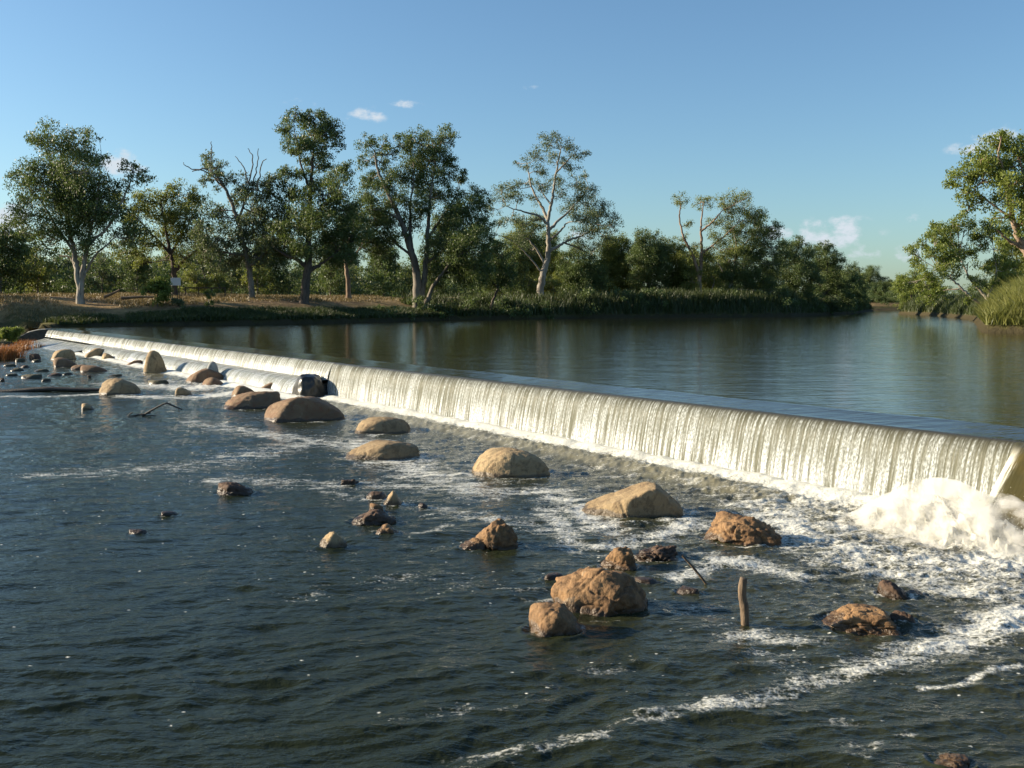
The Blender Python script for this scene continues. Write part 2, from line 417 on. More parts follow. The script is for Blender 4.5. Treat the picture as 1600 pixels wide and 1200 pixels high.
# the row of smooth sandstone boulders
rock(B, 'large pale tan boulder with pointed left end and steep right side', 987, 816, 160, 62, S_, 1, [N(-.62, -.05, 1, .60), N(.3, -1, .12, .56), N(-.7, -1, .35, .62), N(1.18, 0, 1, .95), N(.9, -.6, .2, .9)], 20, .045)
rock(B, 'rounded pale tan boulder with dark right half, between two other sandstone boulders', 798, 750, 125, 50, S_, 2, [N(-.75, -.3, .8, .86), N(.3, -1, .4, .70), N(-.35, -1, .3, .80), N(.6, .1, .9, .95)], 7, .05)
rock(B, 'low flat sandstone boulder tapering to the left, with a darker right front face', 598, 722, 118, 34, S_, 3, [N(-.8, -.2, 1, .68), N(.5, -1, .35, .66), N(-.4, -1, .4, .68), N(.4, .2, 1, .95)], 9, .05)
rock(B, 'small evenly domed sandstone boulder just above the low flat one', 598, 680, 88, 28, S_, 4, [N(-.7, -.4, 1, .82), N(.6, -.5, 1, .85), N(.25, -1, .5, .75)], 6, .05)
rock(B, 'big brown boulder with broad shaded front and sunlit left edge', 476, 661, 126, 41, B_, 5, [N(-.95, -.35, .55, .82), N(.15, -1, .28, .55), N(.75, -.1, 1, .80), N(-.3, .2, 1, .94)], 12, .035)
rock(B, 'lumpy brown boulder with reddish patch on top, left of the big brown boulder', 394, 640, 88, 28, B_, 6, [N(-.8, -.2, 1, .75), N(.1, -1, .5, .72)], 7, .11)
rock(B, 'small rounded boulder with orange left side behind the lumpy reddish boulder', 382, 622, 40, 19, B_, 7, [N(-1, -.2, .5, .85), N(.3, -1, .3, .7), N(.8, 0, 1, .82)], 8, .05)
rock(B, 'dark brown humped boulder in front of the black block', 423, 614, 42, 17, B_, 8, [N(-.8, 0, 1, .72), N(.1, -1, .3, .65)], 8, .05)
rock(B, 'dark wide humped boulder below the leaning wet slab', 322, 600, 62, 24, B_, 10, [N(-.75, 0, 1, .82), N(.6, 0, 1, .86), N(.2, -1, .4, .68)], 7, .05)
rock(B, 'small brown boulder leaning on the front of the wide humped one', 333, 605, 34, 15, B_, 11, [N(-.9, -.4, .8, .8), N(.8, -.2, 1, .78)], 7, .05)
rock(B, 'small low tan boulder to the left of foamy water, near the drift branch', 287, 619, 27, 13, S_, 12, [N(.8, -.2, 1, .75)], 7, .07)
rock(B, 'upright egg shaped boulder with a vertical groove, tallest in the far group', 243, 585, 36, 37, S_, 13, [N(-.7, -.1, .35, .95), N(.4, -1, .1, .72), N(-.4, -1, .1, .78), N(.75, 0, .5, .93)], 6, .06)
rock(B, 'pale domed boulder with grey patch, alone at the head of the rippled shelf', 188, 618, 62, 27, S_, 14, [N(-.8, -.4, .8, .82), N(.7, 0, 1, .86), N(.2, -1, .4, .74)], 7, .07)
rock(B, 'flat olive stone barely showing, right of the pale domed boulder', 248, 602, 32, 8, G_, 15)
rock(B, 'low dark boulder left of the upright egg shaped boulder', 210, 573, 26, 10, B_, 16, [N(-.8, 0, 1, .8)])
rock(B, 'tan boulder at the back of a stacked pair in the far shallows', 99, 563, 37, 17, S_, 17, [N(-.9, -.3, .7, .84), N(.3, -1, .3, .7)], 7, .06)
rock(B, 'darker brown boulder at the front of the stacked pair', 103, 574, 36, 15, B_, 18, [N(.7, 0, 1, .74)], 7, .06)
rock(B, 'sunlit tan boulder beside the white foam, larger of two touching', 150, 560, 34, 16, S_, 19, [N(-.8, 0, 1, .8)], 7, .09)
rock(B, 'small tan boulder with tail sloping right, smaller of two touching', 171, 564, 25, 12, S_, 20, [N(.8, 0, 1, .66), N(-1, -.2, .3, .8)], 8, .06)
rock(B, 'mossy green grey boulder in the white foam near the left end of the weir', 107, 538, 27, 10, G_, 21, [N(-.7, 0, 1, .74)], 8, .1)
rock(B, 'long low brown boulder in front of the stacked pair', 147, 582, 40, 11, B_, 22, [N(.7, 0, 1, .8)])
rock(B, 'low brown stone touching the left end of the long low boulder', 124, 578, 26, 8, B_, 23)
rock(T, 'small orange stone alone in rippled water above the drift branch', 137, 641, 18, 10, S_, 24, [N(.7, -.2, 1, .7)], 12, .1, cat='stone')
# dark stones in the far shallows, nothing tells them apart
for k, (x, y, w, h) in enumerate([(55, 562, 17, 9), (32, 566, 15, 6), (50, 592, 30, 7), (86, 588, 22, 5), (106, 586, 15, 4), (28, 580, 20, 5), (140, 591, 6, 4), (180, 589, 22, 4), (72, 596, 14, 4), (3, 596, 8, 5),
                                  (57, 566, 14, 4), (15, 573, 18, 4), (110, 548, 12, 6), (84, 545, 10, 4), (135, 552, 10, 5), (40, 575, 14, 4), (18, 588, 18, 4), (66, 581, 22, 4), (130, 547, 16, 4), (62, 540, 26, 5), (40, 546, 18, 4)]):
    rock(T, 'small dark wet stone among others in the far left shallows', x, y, w, h, G_ if k % 3 else K_, 40 + k, cat='stone', group='dark stones in the far left shallows', rough=.1)
# rusty foreground rocks
rock(B, 'craggy brown rock with high right peak and low shelf on its left', 772, 862, 78, 50, I_, 60, [N(-.95, -.1, 1, .78), N(.1, -1, .3, .72), N(.9, 0, .4, .95), N(-.5, -1, .2, .75)], 11, .1, cell=.12)
rock(B, 'low brown shelf of rock at the foot of the craggy peaked rock', 738, 862, 46, 20, I_, 61, [N(-.8, -.2, 1, .55), N(.2, -1, .6, .7)], 10, .1, cell=.1)
rock(B, 'big rusty red rough rock at the edge of the foam', 1160, 857, 122, 57, I_, 62, [N(-.75, -.3, .7, .86), N(.2, -1, .35, .72), N(-.5, -1, .4, .8), N(.7, 0, .9, .9)], 10, .10, cell=.12)
rock(B, 'largest angular brown rock in the foreground with a sharp shaded undercut', 936, 969, 158, 82, I_, 63, [N(-.55, -.1, 1, .82), N(-.25, -1, .5, .60), N(.5, -1, -.05, .62), N(-.95, -.4, .1, .84), N(.9, -.3, .6, .84), N(.1, .2, 1, .93), N(-.1, -1, .9, .66), N(.3, -.6, 1, .80)], 26, .05, cell=.065)
rock(B, 'blocky pale brown rock against the lower left of the largest angular rock', 866, 1000, 84, 58, I_, 64, [N(-.9, -.4, .4, .85), N(.3, -1, .2, .75), N(.7, -.2, .8, .86), N(-.4, -.8, .6, .85)], 20, .06, cell=.055, dfac=.9)
rock(B, 'squarish brown rock rising behind the largest angular rock', 966, 893, 58, 38, I_, 65, [N(-.9, 0, .7, .78), N(.9, 0, .3, .9), N(-.5, -1, .2, .75)], 12, .1, cell=.1)
rock(B, 'dark crumbly rock behind and right of the squarish brown rock', 1025, 880, 76, 27, K_, 66, [N(-.5, 0, 1, .85)], 8, .16, cell=.25)
rock(T, 'small dark rounded stone left behind the largest angular rock', 867, 909, 36, 12, K_, 67, cat='stone', rough=.1)
rock(B, 'long rusty rock with ridged left end, low in the right foreground', 1343, 993, 122, 48, I_, 68, [N(-.9, -.2, .8, .72), N(.15, -1, .3, .66), N(-.5, -1, .3, .78), N(.9, 0, .4, .92), N(-.1, 0, 1, .94)], 14, .08, cell=.10)
rock(T, 'small dark stone tucked against the right end of the long rusty rock', 1410, 978, 40, 22, K_, 69, cat='stone', rough=.12, cell=.1)
rock(B, 'dark brown rock with a pointed left top and lit lower left corner', 1396, 940, 50, 32, K_, 70, [N(.75, 0, 1, .70), N(-1, -.3, .1, .85), N(-.5, -1, .1, .8)], 12, .09, cell=.08)
rock(T, 'narrow dark stone trailing right of the pointed dark rock', 1432, 936, 34, 13, K_, 71, [N(.6, 0, 1, .7)], cat='stone', rough=.1)
rock(B, 'small pale tan rock with cracked lit front, lower left of the dark reddish cluster', 521, 859, 43, 27, S_, 72, [N(-.8, -.3, 1, .72), N(.2, -1, .6, .7), N(.8, 0, 1, .85)], 11, .1, cell=.1)
rock(B, 'dark reddish rock sloping down left in the small cluster', 584, 823, 72, 26, K_, 73, [N(-.75, -.1, 1, .75), N(.8, 0, 1, .8), N(.1, -1, .3, .7)], 11, .1, cell=.12)
rock(T, 'small brown knob on the back of the dark reddish rock', 588, 802, 22, 14, I_, 74, cat='stone', rough=.12)
rock(T, 'small brown rock in front of the dark reddish rock on its right', 605, 838, 38, 18, I_, 75, [N(-.8, 0, 1, .75), N(.7, 0, 1, .7)], 11, .1, cat='stone', cell=.1)
rock(T, 'sharp pointed pale rock at the top of the small cluster', 614, 791, 30, 23, S_, 76, [N(-.9, -.1, 1, .62), N(.8, -.1, .9, .66), N(-.2, -1, .3, .7)], 14, .07, cat='stone')
rock(T, 'dark low stone left of the sharp pointed pale rock', 588, 782, 34, 13, K_, 77, cat='stone', rough=.1)
rock(T, 'dark ragged stone showing among ripples above the small cluster', 546, 759, 30, 9, K_, 78, cat='stone', rough=.2, cell=.2)
rock(T, 'tiny wet stone at the right edge of the small cluster', 661, 795, 16, 8, K_, 79, cat='stone')
rock(B, 'dark red rock with lit left end, alone in open dark water', 367, 775, 56, 21, K_, 80, [N(.7, 0, 1, .78), N(-1, -.3, .3, .84)], 10, .1, cell=.1)
rock(T, 'small flat dark stone below left of the lone dark red rock', 266, 809, 28, 9, K_, 81, cat='stone', rough=.12)
rock(T, 'low reddish stone just breaking the surface, leftmost in open water', 216, 837, 28, 6, K_, 82, cat='stone', rough=.12)
rock(T, 'dark wet stone low in the water right of the largest angular rock', 1012, 916, 44, 13, K_, 83, cat='stone', rough=.14)
rock(T, 'dark wet stone at the foot of the thin leaning stick', 1074, 931, 38, 11, K_, 84, cat='stone', rough=.14)
rock(B, 'brown rock cut off by the bottom of the picture', 1484, 1206, 66, 16, I_, 85, [N(-.7, 0, 1, .75)], 9, .12, cell=.1)
# wet slab leaning in the lower fall
M['slab'] = rock_mat('pale wet slab', (.30, .31, .29), (.24, .25, .23), (.18, .19, .17), .3, 30)
rock('wet_slab', 'thin pale wet slab leaning up behind the dark humped boulder', 330, 598, 26, 33, M['slab'], 30, [N(-.9, 0, .6, .62), N(.9, 0, .2, .9)], 9, .04, cat='slab', sub=4)

# ------------------------------------------------------------------ water materials
def water_mat(name, deep, bumps, rough=.06, foam=False):
    t = NT(name); p = t.pos()
    h = None
    for (sc, s3, rot, st_, det) in bumps:
        n = t.noise(t.map(p, s3, (0, 0, rot)), sc, det, .55, .3)
        n = t.math('MULTIPLY', n, st_); h = n if h is None else t.math('ADD', h, n)
    nb = t.bump(h, 1.0, 1.0)
    w = t.bsdf(deep, rough, nb, IOR=1.333, Specular_IOR_Level=.31 if foam else .5)
    if not foam: return t.done(w)
    f = t.attr('foam')
    q = t.map(p, (1, 1.7, 1), (0, 0, R(8)))
    big = t.noise(q, 2.3, 6, .66, .6); lace = t.voro(t.map(p, (1, 1.3, 1)), 9, 'DISTANCE_TO_EDGE'); fine = t.noise(p, 26, 4, .6)
    v = t.math('ADD', t.math('MULTIPLY', big, .72), t.math('MULTIPLY', fine, .28))
    lace2 = t.voro(p, 22, 'DISTANCE_TO_EDGE')
    v = t.math('SUBTRACT', v, t.math('ADD', t.math('MULTIPLY', lace, .24), t.math('MULTIPLY', lace2, .16)))
    v = t.math('ADD', v, .02)
    th = t.mr(f, 0, 1, .73, .20, False)
    msk = t.math('MULTIPLY', t.mr(v, t.math('SUBTRACT', th, .06), t.math('ADD', th, .15)), t.mr(f, .3, .8, .70, .95))
    msk = t.math('MULTIPLY', msk, t.mr(f, .02, .12))
    # loose flecks of froth drifting on the current
    vq = t.map(p, (1, 1.5, 1))
    vv = t.n('TexVoronoi'); t.link(vq, vv.inputs['Vector']); vv.inputs['Scale'].default_value = 7.5
    pick = t.math('LESS_THAN', t.sep(vv.outputs['Color'], 0), t.math('MULTIPLY', t.math('MULTIPLY', f, t.mr(t.noise(q, .8, 3), .46, .60)), 1.5))
    dot = t.mr(t.math('ADD', vv.outputs['Distance'], t.math('MULTIPLY', t.math('SUBTRACT', fine, .5), .4)), .05, .19, 1, 0)
    msk = t.math('MAXIMUM', msk, t.math('MULTIPLY', pick, dot))
    fc = t.mix(t.mr(fine, .3, .7), (.60, .60, .52), (.86, .85, .76))
    fb = t.bump(t.math('ADD', t.math('MULTIPLY', big, .04), t.math('MULTIPLY', fine, .015)), 1, 1, nb)
    fs = t.bsdf(fc, .55, fb, Specular_IOR_Level=.4)
    # aerated greenish water of the roller below the fall
    a = t.attr('silt'); murk = t.bsdf((.20, .185, .12), .12, nb, IOR=1.333)
    m1 = t.n('MixShader'); t.link(a, m1.inputs[0]); t.link(w, m1.inputs[1]); t.link(murk, m1.inputs[2])
    m2 = t.n('MixShader'); t.link(msk, m2.inputs[0]); t.link(m1.outputs[0], m2.inputs[1]); t.link(fs, m2.inputs[2])
    return t.done(m2.outputs[0])
M['pool'] = water_mat('pool water', (.034, .032, .012), [(1.5, (.55, 2.6, 1), R(5), .016, 2), (5, (.8, 2.4, 1), R(-6), .005, 3), (.25, (1, 1.6, 1), 0, .006, 2)], .01)
M['river'] = water_mat('river water', (.014, .019, .007), [(3.0, (1, 2.2, 1), R(8), .022, 4), (8, (1, 1.9, 1), R(-8), .015, 4), (22, (1, 1.3, 1), 0, .0045, 2)], .06, True)

# ------------------------------------------------------------------ lower river
u = np.concatenate([-np.geomspace(3.2, .60, 26), np.linspace(-.575, .575, 860), np.geomspace(.60, 3.2, 26)])
ys = [2.6]
while ys[-1] < 112:
    Y = ys[-1]; ys.append(Y + (min(max(Y * Y / 5652 * 1.15, .012), .22) if Y > 7.2 else .12))
ys = np.array(ys); U, Yg = np.meshgrid(u, ys); Xg = U * Yg
s, tt = st(Xg, Yg)
toe = np.where(s > S_BLOCK, 1.5, .50)
d = tt - toe; dpos = np.maximum(d, 0)
nearR = np.exp(-np.maximum(s, 0) / 7.0)
lam = 1.5 + 1.5 * nearR
# waves
wx = Xg + .5 * fbm(Xg * .3, Yg * .3, 31, 2); wy = Yg - .14 * Xg + .5 * fbm(Xg * .25, Yg * .25, 33, 2)
wv = .036 * fbm(wx * .55, wy * 1.5, 1, 2) + .022 * (fbm(wx * .9, wy * 2.4, 41, 2, True) - .3) + .016 * fbm(wx * 2.4, wy * 4.6, 5, 3)
lowf = fbm(Xg * .22, Yg * .30, 9, 2)
turb = np.exp(-dpos / (1.3 * lam)) * sst(.0, 1.1, d)
wv = wv * (1 + .7 * lowf) * (1 + .45 * sst(20, 9, Yg))
wv += turb * (.14 * (fbm(Xg * 1.5, Yg * 2.2, 2, 4, True) - .35) + .075 * fbm(Xg * 4, Yg * 6, 2, 3, True))
roll = np.exp(-((d - 1.25) / .42)**2) * np.where(s > S_BLOCK, .25, 1) * sst(2.5, 5, s)
wv += .17 * np.exp(-((d - .12) / .42)**2) * (1 + .35 * fbm(s * 1.3, d * 1.2, 8, 2))
wv += .15 * roll * (1 + .5 * fbm(s * .8, d, 4, 2))
# foam amount
foam = .9 * np.exp(-dpos / .40) + .46 * np.exp(-dpos / (1.2 * lam)) * (1 - .85 * np.exp(-((d - 1.2) / .45)**2) * sst(2.5, 5, s))
foam += .15 * np.exp(-dpos / 7) + .16 * np.exp(-dpos / 7) * fbm(Xg * .5, Yg * 1.3, 6, 3)
streak = fbm(Xg * .16 + .05 * Yg, Yg * .75, 12, 3)
foam += np.clip(.16 * streak + .09 + .05 * lowf, 0, .3) * sst(9, 13, Yg) * sst(120, 14, dpos) * .9
def seg_foam(pts, wid, a, z=0):
    P = np.array([on(x, y, z)[:2] for x, y in pts]); m = np.full(Xg.shape, 1e9)
    wob = .35 * wid * fbm(Xg * 1.6, Yg * 1.6, 20, 3)
    for i in range(len(P) - 1):
        e = P[i + 1] - P[i]; q = np.clip(((Xg - P[i, 0]) * e[0] + (Yg - P[i, 1]) * e[1]) / (e @ e), 0, 1)
        m = np.minimum(m, np.hypot(Xg - P[i, 0] - e[0] * q, Yg - P[i, 1] - e[1] * q))
    return a * np.exp(-((m + wob) / wid)**2)
f2 = 0
for args in [([(1620, 955), (1480, 1010), (1400, 1035), (1330, 1050)], .36, .48), ([(1340, 1048), (1250, 1070), (1200, 1092), (1080, 1112), (1010, 1120)], .24, .48),
             ([(1010, 1120), (940, 1155), (840, 1165), (720, 1192)], .2, .42), ([(1610, 1045), (1550, 1052), (1500, 1074), (1440, 1078)], .07, .5),
             ([(1620, 880), (1500, 890), (1380, 875), (1260, 840), (1200, 800)], .9, .26), ([(1620, 930), (1500, 930), (1420, 905), (1300, 880)], .5, .24),
             ([(1250, 905), (1190, 885), (1120, 880), (1060, 905)], .30, .40), ([(1170, 990), (1200, 1005), (1270, 1000)], .25, .42), ([(1090, 960), (1180, 1010), (1300, 1070)], .35, .30),
             ([(860, 800), (900, 860), (990, 850), (1080, 820)], .35, .38), ([(640, 740), (740, 770), (860, 770), (940, 830)], .6, .33), ([(560, 690), (660, 740), (740, 770)], 1.0, .36),
             ([(500, 690), (300, 730), (100, 740)], 1.1, .33), ([(700, 760), (500, 760), (350, 750)], .9, .33), ([(520, 770), (700, 800), (860, 830)], .5, .3), ([(300, 660), (480, 690), (560, 700)], .8, .34), ([(580, 830), (660, 835), (700, 820)], .15, .4),
             ([(480, 930), (620, 905), (760, 915), (840, 935)], .4, .22), ([(620, 1130), (780, 1110), (900, 1060), (980, 1040)], .22, .27),
             ([(0, 620), (80, 620), (170, 615)], .5, .5), ([(200, 620), (290, 622), (380, 615)], .9, .45), ([(170, 600), (300, 608), (380, 600)], 1.2, .40),
             ([(130, 1180), (300, 1100), (420, 1050)], .3, .14), ([(1260, 1120), (1400, 1150), (1330, 1180)], .3, .25)]:
    f2 = np.maximum(f2, seg_foam(*args))
foam = np.maximum(foam, 0) + f2
for (cx, cy, ra, rb, hx, hy) in ROCKS:
    if cy > 60: continue
    k_ = (np.abs(Xg - cx) < 5.5) & (np.abs(Yg - cy) < 4.5)
    X_, Y_, dp_ = Xg[k_], Yg[k_], dpos[k_]
    a = (X_ - cx) * hy - (Y_ - cy) * hx; b = (X_ - cx) * hx + (Y_ - cy) * hy
    q = np.sqrt((a / ra)**2 + (b / rb)**2)
    fo = .42 * np.exp(-((q - 1.06) / (.10 + .04 / ra))**2) * sst(-.25, .35, fbm(X_ * 3, Y_ * 3, cx, 2)) * np.exp(-dp_ / 14)
    al_ = (X_ - cx) * -.93 + (Y_ - cy) * -.37; la_ = (X_ - cx) * .37 - (Y_ - cy) * .93; rr_ = max(ra, rb)
    fo += .30 * np.exp(-((np.abs(la_) / rr_ - .9) / .35)**2) * sst(-.2 * rr_, .6 * rr_, al_) * np.exp(-np.maximum(al_, 0) / (2.0 * rr_)) * sst(-.35, .3, fbm(X_ * 2.2, Y_ * 3, cx + 3, 3)) * np.exp(-dp_ / 12)
    foam[k_] += fo; wv[k_] += .02 * np.exp(-((q - 1.25) / .15)**2)
foam = np.where(d < -.3, .9, foam)
silt = np.clip(1.1 * roll + .75 * np.exp(-dpos / (1.1 * lam)), 0, 1) * .95
o = mesh_np('river', np.stack([Xg, Yg, wv], -1).reshape(-1, 3), grid_faces(len(ys), len(u)), M['river'], attrs={'foam': np.clip(foam, 0, 1).ravel(), 'silt': silt.ravel()})
tag(o, kind='structure')

# ------------------------------------------------------------------ upper pool
ss = [-22.0]
while ss[-1] < 330:
    v = ss[-1]; ss.append(v + (.5 if v < 0 else .22 + max(v, 0) * .008))
ss = np.array(ss)
ts = [0.0]
while ts[-1] < 460:
    ts.append(ts[-1] + .06 + ts[-1] * .02)
ts = np.array(ts); SS, TS = np.meshgrid(ss, ts)
lip = -LIP * np.exp(-(TS / .75)**1.6)
zz = ZU + lip + .012 * fbm(SS * .5, TS * .5, 3, 2) * sst(.2, 2, TS) + .018 * np.exp(-((TS - 1.1 - .25 * perlin(SS * .3, 0, 1)) / .22)**2)
P = wp(SS, -TS, zz)
o = mesh_np('water', P.reshape(-1, 3), grid_faces(len(ts), len(ss))[:, ::-1], M['pool'])
tag(o, kind='structure')

# ------------------------------------------------------------------ weir wall, apron, falling water
def box(bm, c, sx, sy, sz, bev=.02):
    r = bmesh.ops.create_cube(bm, size=1); bmesh.ops.scale(bm, vec=(sx, sy, sz), verts=r['verts']); bmesh.ops.translate(bm, vec=c, verts=r['verts'])
    if bev: bmesh.ops.bevel(bm, geom=list({e for v in r['verts'] for e in v.link_edges}), offset=bev, segments=2, affect='EDGES')
t = NT('old concrete'); p = t.pos(); n1 = t.noise(p, 1.5, 6, .6); n2 = t.noise(p, 14, 4, .6)
c = t.mix(t.mr(n1, .4, .65), (.16, .14, .115), (.09, .08, .065)); c = t.mix(t.mr(n2, .5, .7, 0, .5), c, (.05, .045, .035))
M['concrete'] = t.done(t.bsdf(c, .8, t.bump(t.math('ADD', n1, t.math('MULTIPLY', n2, .4)), .5, .05)))
t = NT('black wet concrete'); p = t.pos(); n1 = t.noise(p, 4, 6, .6)
M['wet_black'] = t.done(t.bsdf(t.mix(t.mr(n1, .4, .65), (.018, .018, .016), (.04, .036, .03)), .3, t.bump(n1, .5, .06)))
weir_rot = math.atan2(WD[1], WD[0])
weir = empty('weir', (Rw[0], Rw[1], 0), weir_rot)
tag(weir, 'long low concrete weir running diagonally across the river', 'weir')
# local axes: x along the weir, y = +t or -t
ysgn = 1 if (np.array([-math.sin(weir_rot), math.cos(weir_rot)]) @ WN) > 0 else -1
bm = bmesh.new(); box(bm, (WL / 2, -.45 * ysgn, -.1), WL, .7, 2.7, .05); bm_obj('wall', bm, M['concrete'], weir)
S_E = float(st(*on(192, 552)[:2])[0])
bm = bmesh.new(); box(bm, ((S_BLOCK + .7 + S_E) / 2, 0.50 * ysgn, -.35), S_E - S_BLOCK - .7, .62, 1.84, .05); bm_obj('apron', bm, M['concrete'], weir)

def curtain(s0, s1, prof, name, mat, label, seed, amp, v0=0.0):
    """sheet of falling water; prof = list of (t, z) from the lip down"""
    cols = [s0]
    while cols[-1] < s1:
        y = Rw[1] + WD[1] * cols[-1]; cols.append(cols[-1] + max(.016, y * .0012))
    cols = np.array(cols)
    pr = bez(prof, 46); L = np.concatenate([[0], np.cumsum(np.linalg.norm(np.diff(pr, axis=0), axis=1))]); v = L / L[-1]
    tg = np.gradient(pr, axis=0); tg /= np.linalg.norm(tg, axis=1)[:, None]; nr = np.stack([-tg[:, 1], tg[:, 0]], 1)
    nr *= np.sign(nr[:, 0:1] + nr[:, 1:2] * .5 + 1e-6)
    Sg, Vg = np.meshgrid(cols, v)
    Ln = L[:, None] * np.ones_like(Sg)
    shear = .0
    r1 = fbm(Sg * 19 + .8 * fbm(Sg * .8, Ln * .8, 3, 2), Ln * .30, seed, 3)
    r2 = fbm(Sg * 44, Ln * 1.0, seed + 5, 2)
    r3 = fbm(Sg * 9, Ln * 9, seed + 9, 2)
    k = sst(.10, .45, Vg)
    dsp = amp * k * (.75 * r1 + .4 * r2) + amp * .45 * sst(.35, .9, Vg) * r3
    dsp = dsp * (1 + .35 * fbm(Sg * .5, Ln * 0, 4, 2))
    T_, Z_ = pr[:, 0][:, None] + dsp * nr[:, 0][:, None], pr[:, 1][:, None] + dsp * nr[:, 1][:, None]
    streak = np.clip(.5 + 1.1 * r1 + .5 * r2, 0, 1)
    o = mesh_np(name, wp(Sg, T_, Z_).reshape(-1, 3), grid_faces(len(v), len(cols)), mat,
                attrs={'fall': (v0 + (1 - v0) * Vg).ravel(), 'streak': streak.ravel(), 'along': Sg.ravel(), 'down': Ln.ravel()})
    return tag(o, label, 'waterfall')
t = NT('falling water')
cx = t.n('CombineXYZ'); t.link(t.attr('along'), cx.inputs[0]); t.link(t.attr('down'), cx.inputs[1]); q = cx.outputs[0]
v = t.attr('fall'); sk = t.attr('streak')
fn = t.noise(t.map(q, (30, 1.5, 1)), 1.0, 4, .62); sp_ = t.noise(t.map(q, (34, 14, 1)), 1.0, 3, .6)
clear = t.bsdf(t.mix(t.mr(v, 0, .30), (.045, .042, .028), (.13, .13, .095)), .16, t.bump(fn, .7, .04), IOR=1.333, Specular_IOR_Level=t.mr(v, .0, .12, .5, .08))
wh = t.mix(t.mr(sp_, .35, .68), t.mix(v, (.12, .125, .105), (.30, .32, .31)), t.mix(v, (.47, .50, .48), (.71, .76, .79)))
white = t.bsdf(wh, t.mr(v, .3, .8, .4, .14), t.bump(t.math('ADD', t.math('MULTIPLY', fn, .8), t.math('MULTIPLY', sp_, t.mr(v, .2, .8, .5, 1.3))), 1.0, .022), IOR=1.4, Specular_IOR_Level=t.mr(v, .45, .8, .04, 1.0))
amt = t.math('ADD', t.mr(v, .05, 1.0, .30, .62, False), t.math('MULTIPLY', t.math('SUBTRACT', t.math('ADD', t.math('MULTIPLY', sk, .75), t.math('MULTIPLY', fn, .6)), .68), 1.5))
amt = t.math('ADD', amt, t.math('MULTIPLY', t.math('SUBTRACT', t.noise(t.map(q, (1.1, .5, 1)), 1.0, 3, .6), .5), 1.15))
amt = t.math('MULTIPLY', t.mr(amt, .0, .9), t.mr(v, .035, .13))
mxs = t.n('MixShader'); t.link(amt, mxs.inputs[0]); t.link(clear, mxs.inputs[1]); t.link(white, mxs.inputs[2])
M['fall'] = t.done(mxs.outputs[0])
zl = ZU - LIP
curtain(-.07, S_BLOCK + .45, [(-.0, zl), (.07, zl - .025), (.15, zl - .09), (.235, zl - .24), (.31, zl - .48), (.38, zl - .80), (.44, zl - 1.12), (.48, -.12)], 'waterfall', M['fall'], 'high streaked curtain of water on the near half of the weir', 2, .024)
curtain(S_BLOCK + .45, WL, [(0, zl), (.09, zl - .03), (.19, zl - .12), (.28, zl - .28), (.36, zl - .46), (.42, .72)], 'waterfall', M['fall'], 'upper step of falling water on the far half of the weir', 5, .026)
S_END = float(st(*on(192, 552)[:2])[0])
curtain(S_BLOCK + .6, S_END, [(.41, .72), (.6, .70), (.8, .68), (1.0, .62), (1.15, .50), (1.3, .28), (1.45, -.12)], 'waterfall', M['fall'], 'lower step of falling water below the far half of the weir', 8, .03, .30)

curtain(S_END - .1, WL, [(.41, .60), (.7, .48), (1.1, .36), (1.6, .24), (2.1, .10), (2.6, -.12)], 'rapid', M['fall'], 'foaming slope of white water below the far left end of the weir', 11, .12, .4)
# black block standing in the fall
D_ = on(470, 607)
S_APR = S_BLOCK + .75
bl = ICO[5][0]; acc = 0
for n, hh in [N(1, 0, .12, 1), N(-1, 0, .1, 1), N(0, 1, 0, 1), N(0, -1, .12, 1), N(0, 0, 1, 1), N(0, 0, -1, .5), N(-.8, -.3, .7, .95), N(.5, .6, .8, 1.0)]: acc = acc + np.maximum(0, bl @ n / hh)**7
q = bl * (acc**(-1 / 7) * (1 + .14 * fbm(bl[:, 0] * 2, bl[:, 1] * 2, bl[:, 2] * 2, 4)))[:, None] * np.array([.62, .62, .84])
blk = mesh_np('block', q, ICO[5][1], M['wet_black']); blk.location = (*wp(S_BLOCK + .80, .98, 0)[:2], .12); blk.rotation_euler[2] = weir_rot + math.pi
tag(blk, 'squat black wet block standing in the fall where the step begins', 'block')

# ------------------------------------------------------------------ right end: stub, chute, splash
pier = empty('pier', (*wp(-.12, .1, 0)[:2], 0), weir_rot)
tag(pier, 'dark concrete pier at the right end of the weir', 'pier')
bm = bmesh.new(); box(bm, (-.02, -.62 * ysgn, .2), .14, .36, 2.44, .03); bm_obj('shaft', bm, M['wet_black'], pier)
bm = bmesh.new(); box(bm, (.10, -.5 * ysgn, 1.38), .06, .06, .26, .02); bm_obj('post', bm, M['wet_black'], pier)
# chute: smooth amber tongue of water right of the pier
t = NT('amber chute water'); p = t.pos(); n1 = t.noise(t.map(p, (1, 1, .5)), 1.6, 3, .5)
ed = t.attr('edge'); dn = t.attr('down')
c = t.mix(t.mr(n1, .35, .65), (.105, .08, .02), (.06, .052, .018)); c = t.mix(t.mr(dn, .0, .3), (.06, .055, .025), c)  # dark reflecting top and sunlit amber below are painted into the colour
cx = t.n('CombineXYZ'); t.link(ed, cx.inputs[0]); t.link(dn, cx.inputs[1])
fs_ = t.noise(t.map(cx.outputs[0], (70, 4, 1)), 1.0, 4, .6)
wm = t.math('MULTIPLY', t.mr(t.math('ADD', ed, t.math('MULTIPLY', t.math('SUBTRACT', fs_, .5), .10)), .015, .06, 1, 0), t.mr(dn, .05, .3))
c = t.mix(wm, c, (.72, .70, .58))
M['amber'] = t.done(t.bsdf(c, t.mr(wm, 0, 1, .10, .5), t.bump(t.math('ADD', fs_, t.noise(p, 3, 3)), .35, .05), IOR=1.333))
a = np.linspace(0, 1, 40); b = np.linspace(0, 1, 30); A_, Bq = np.meshgrid(a, b)
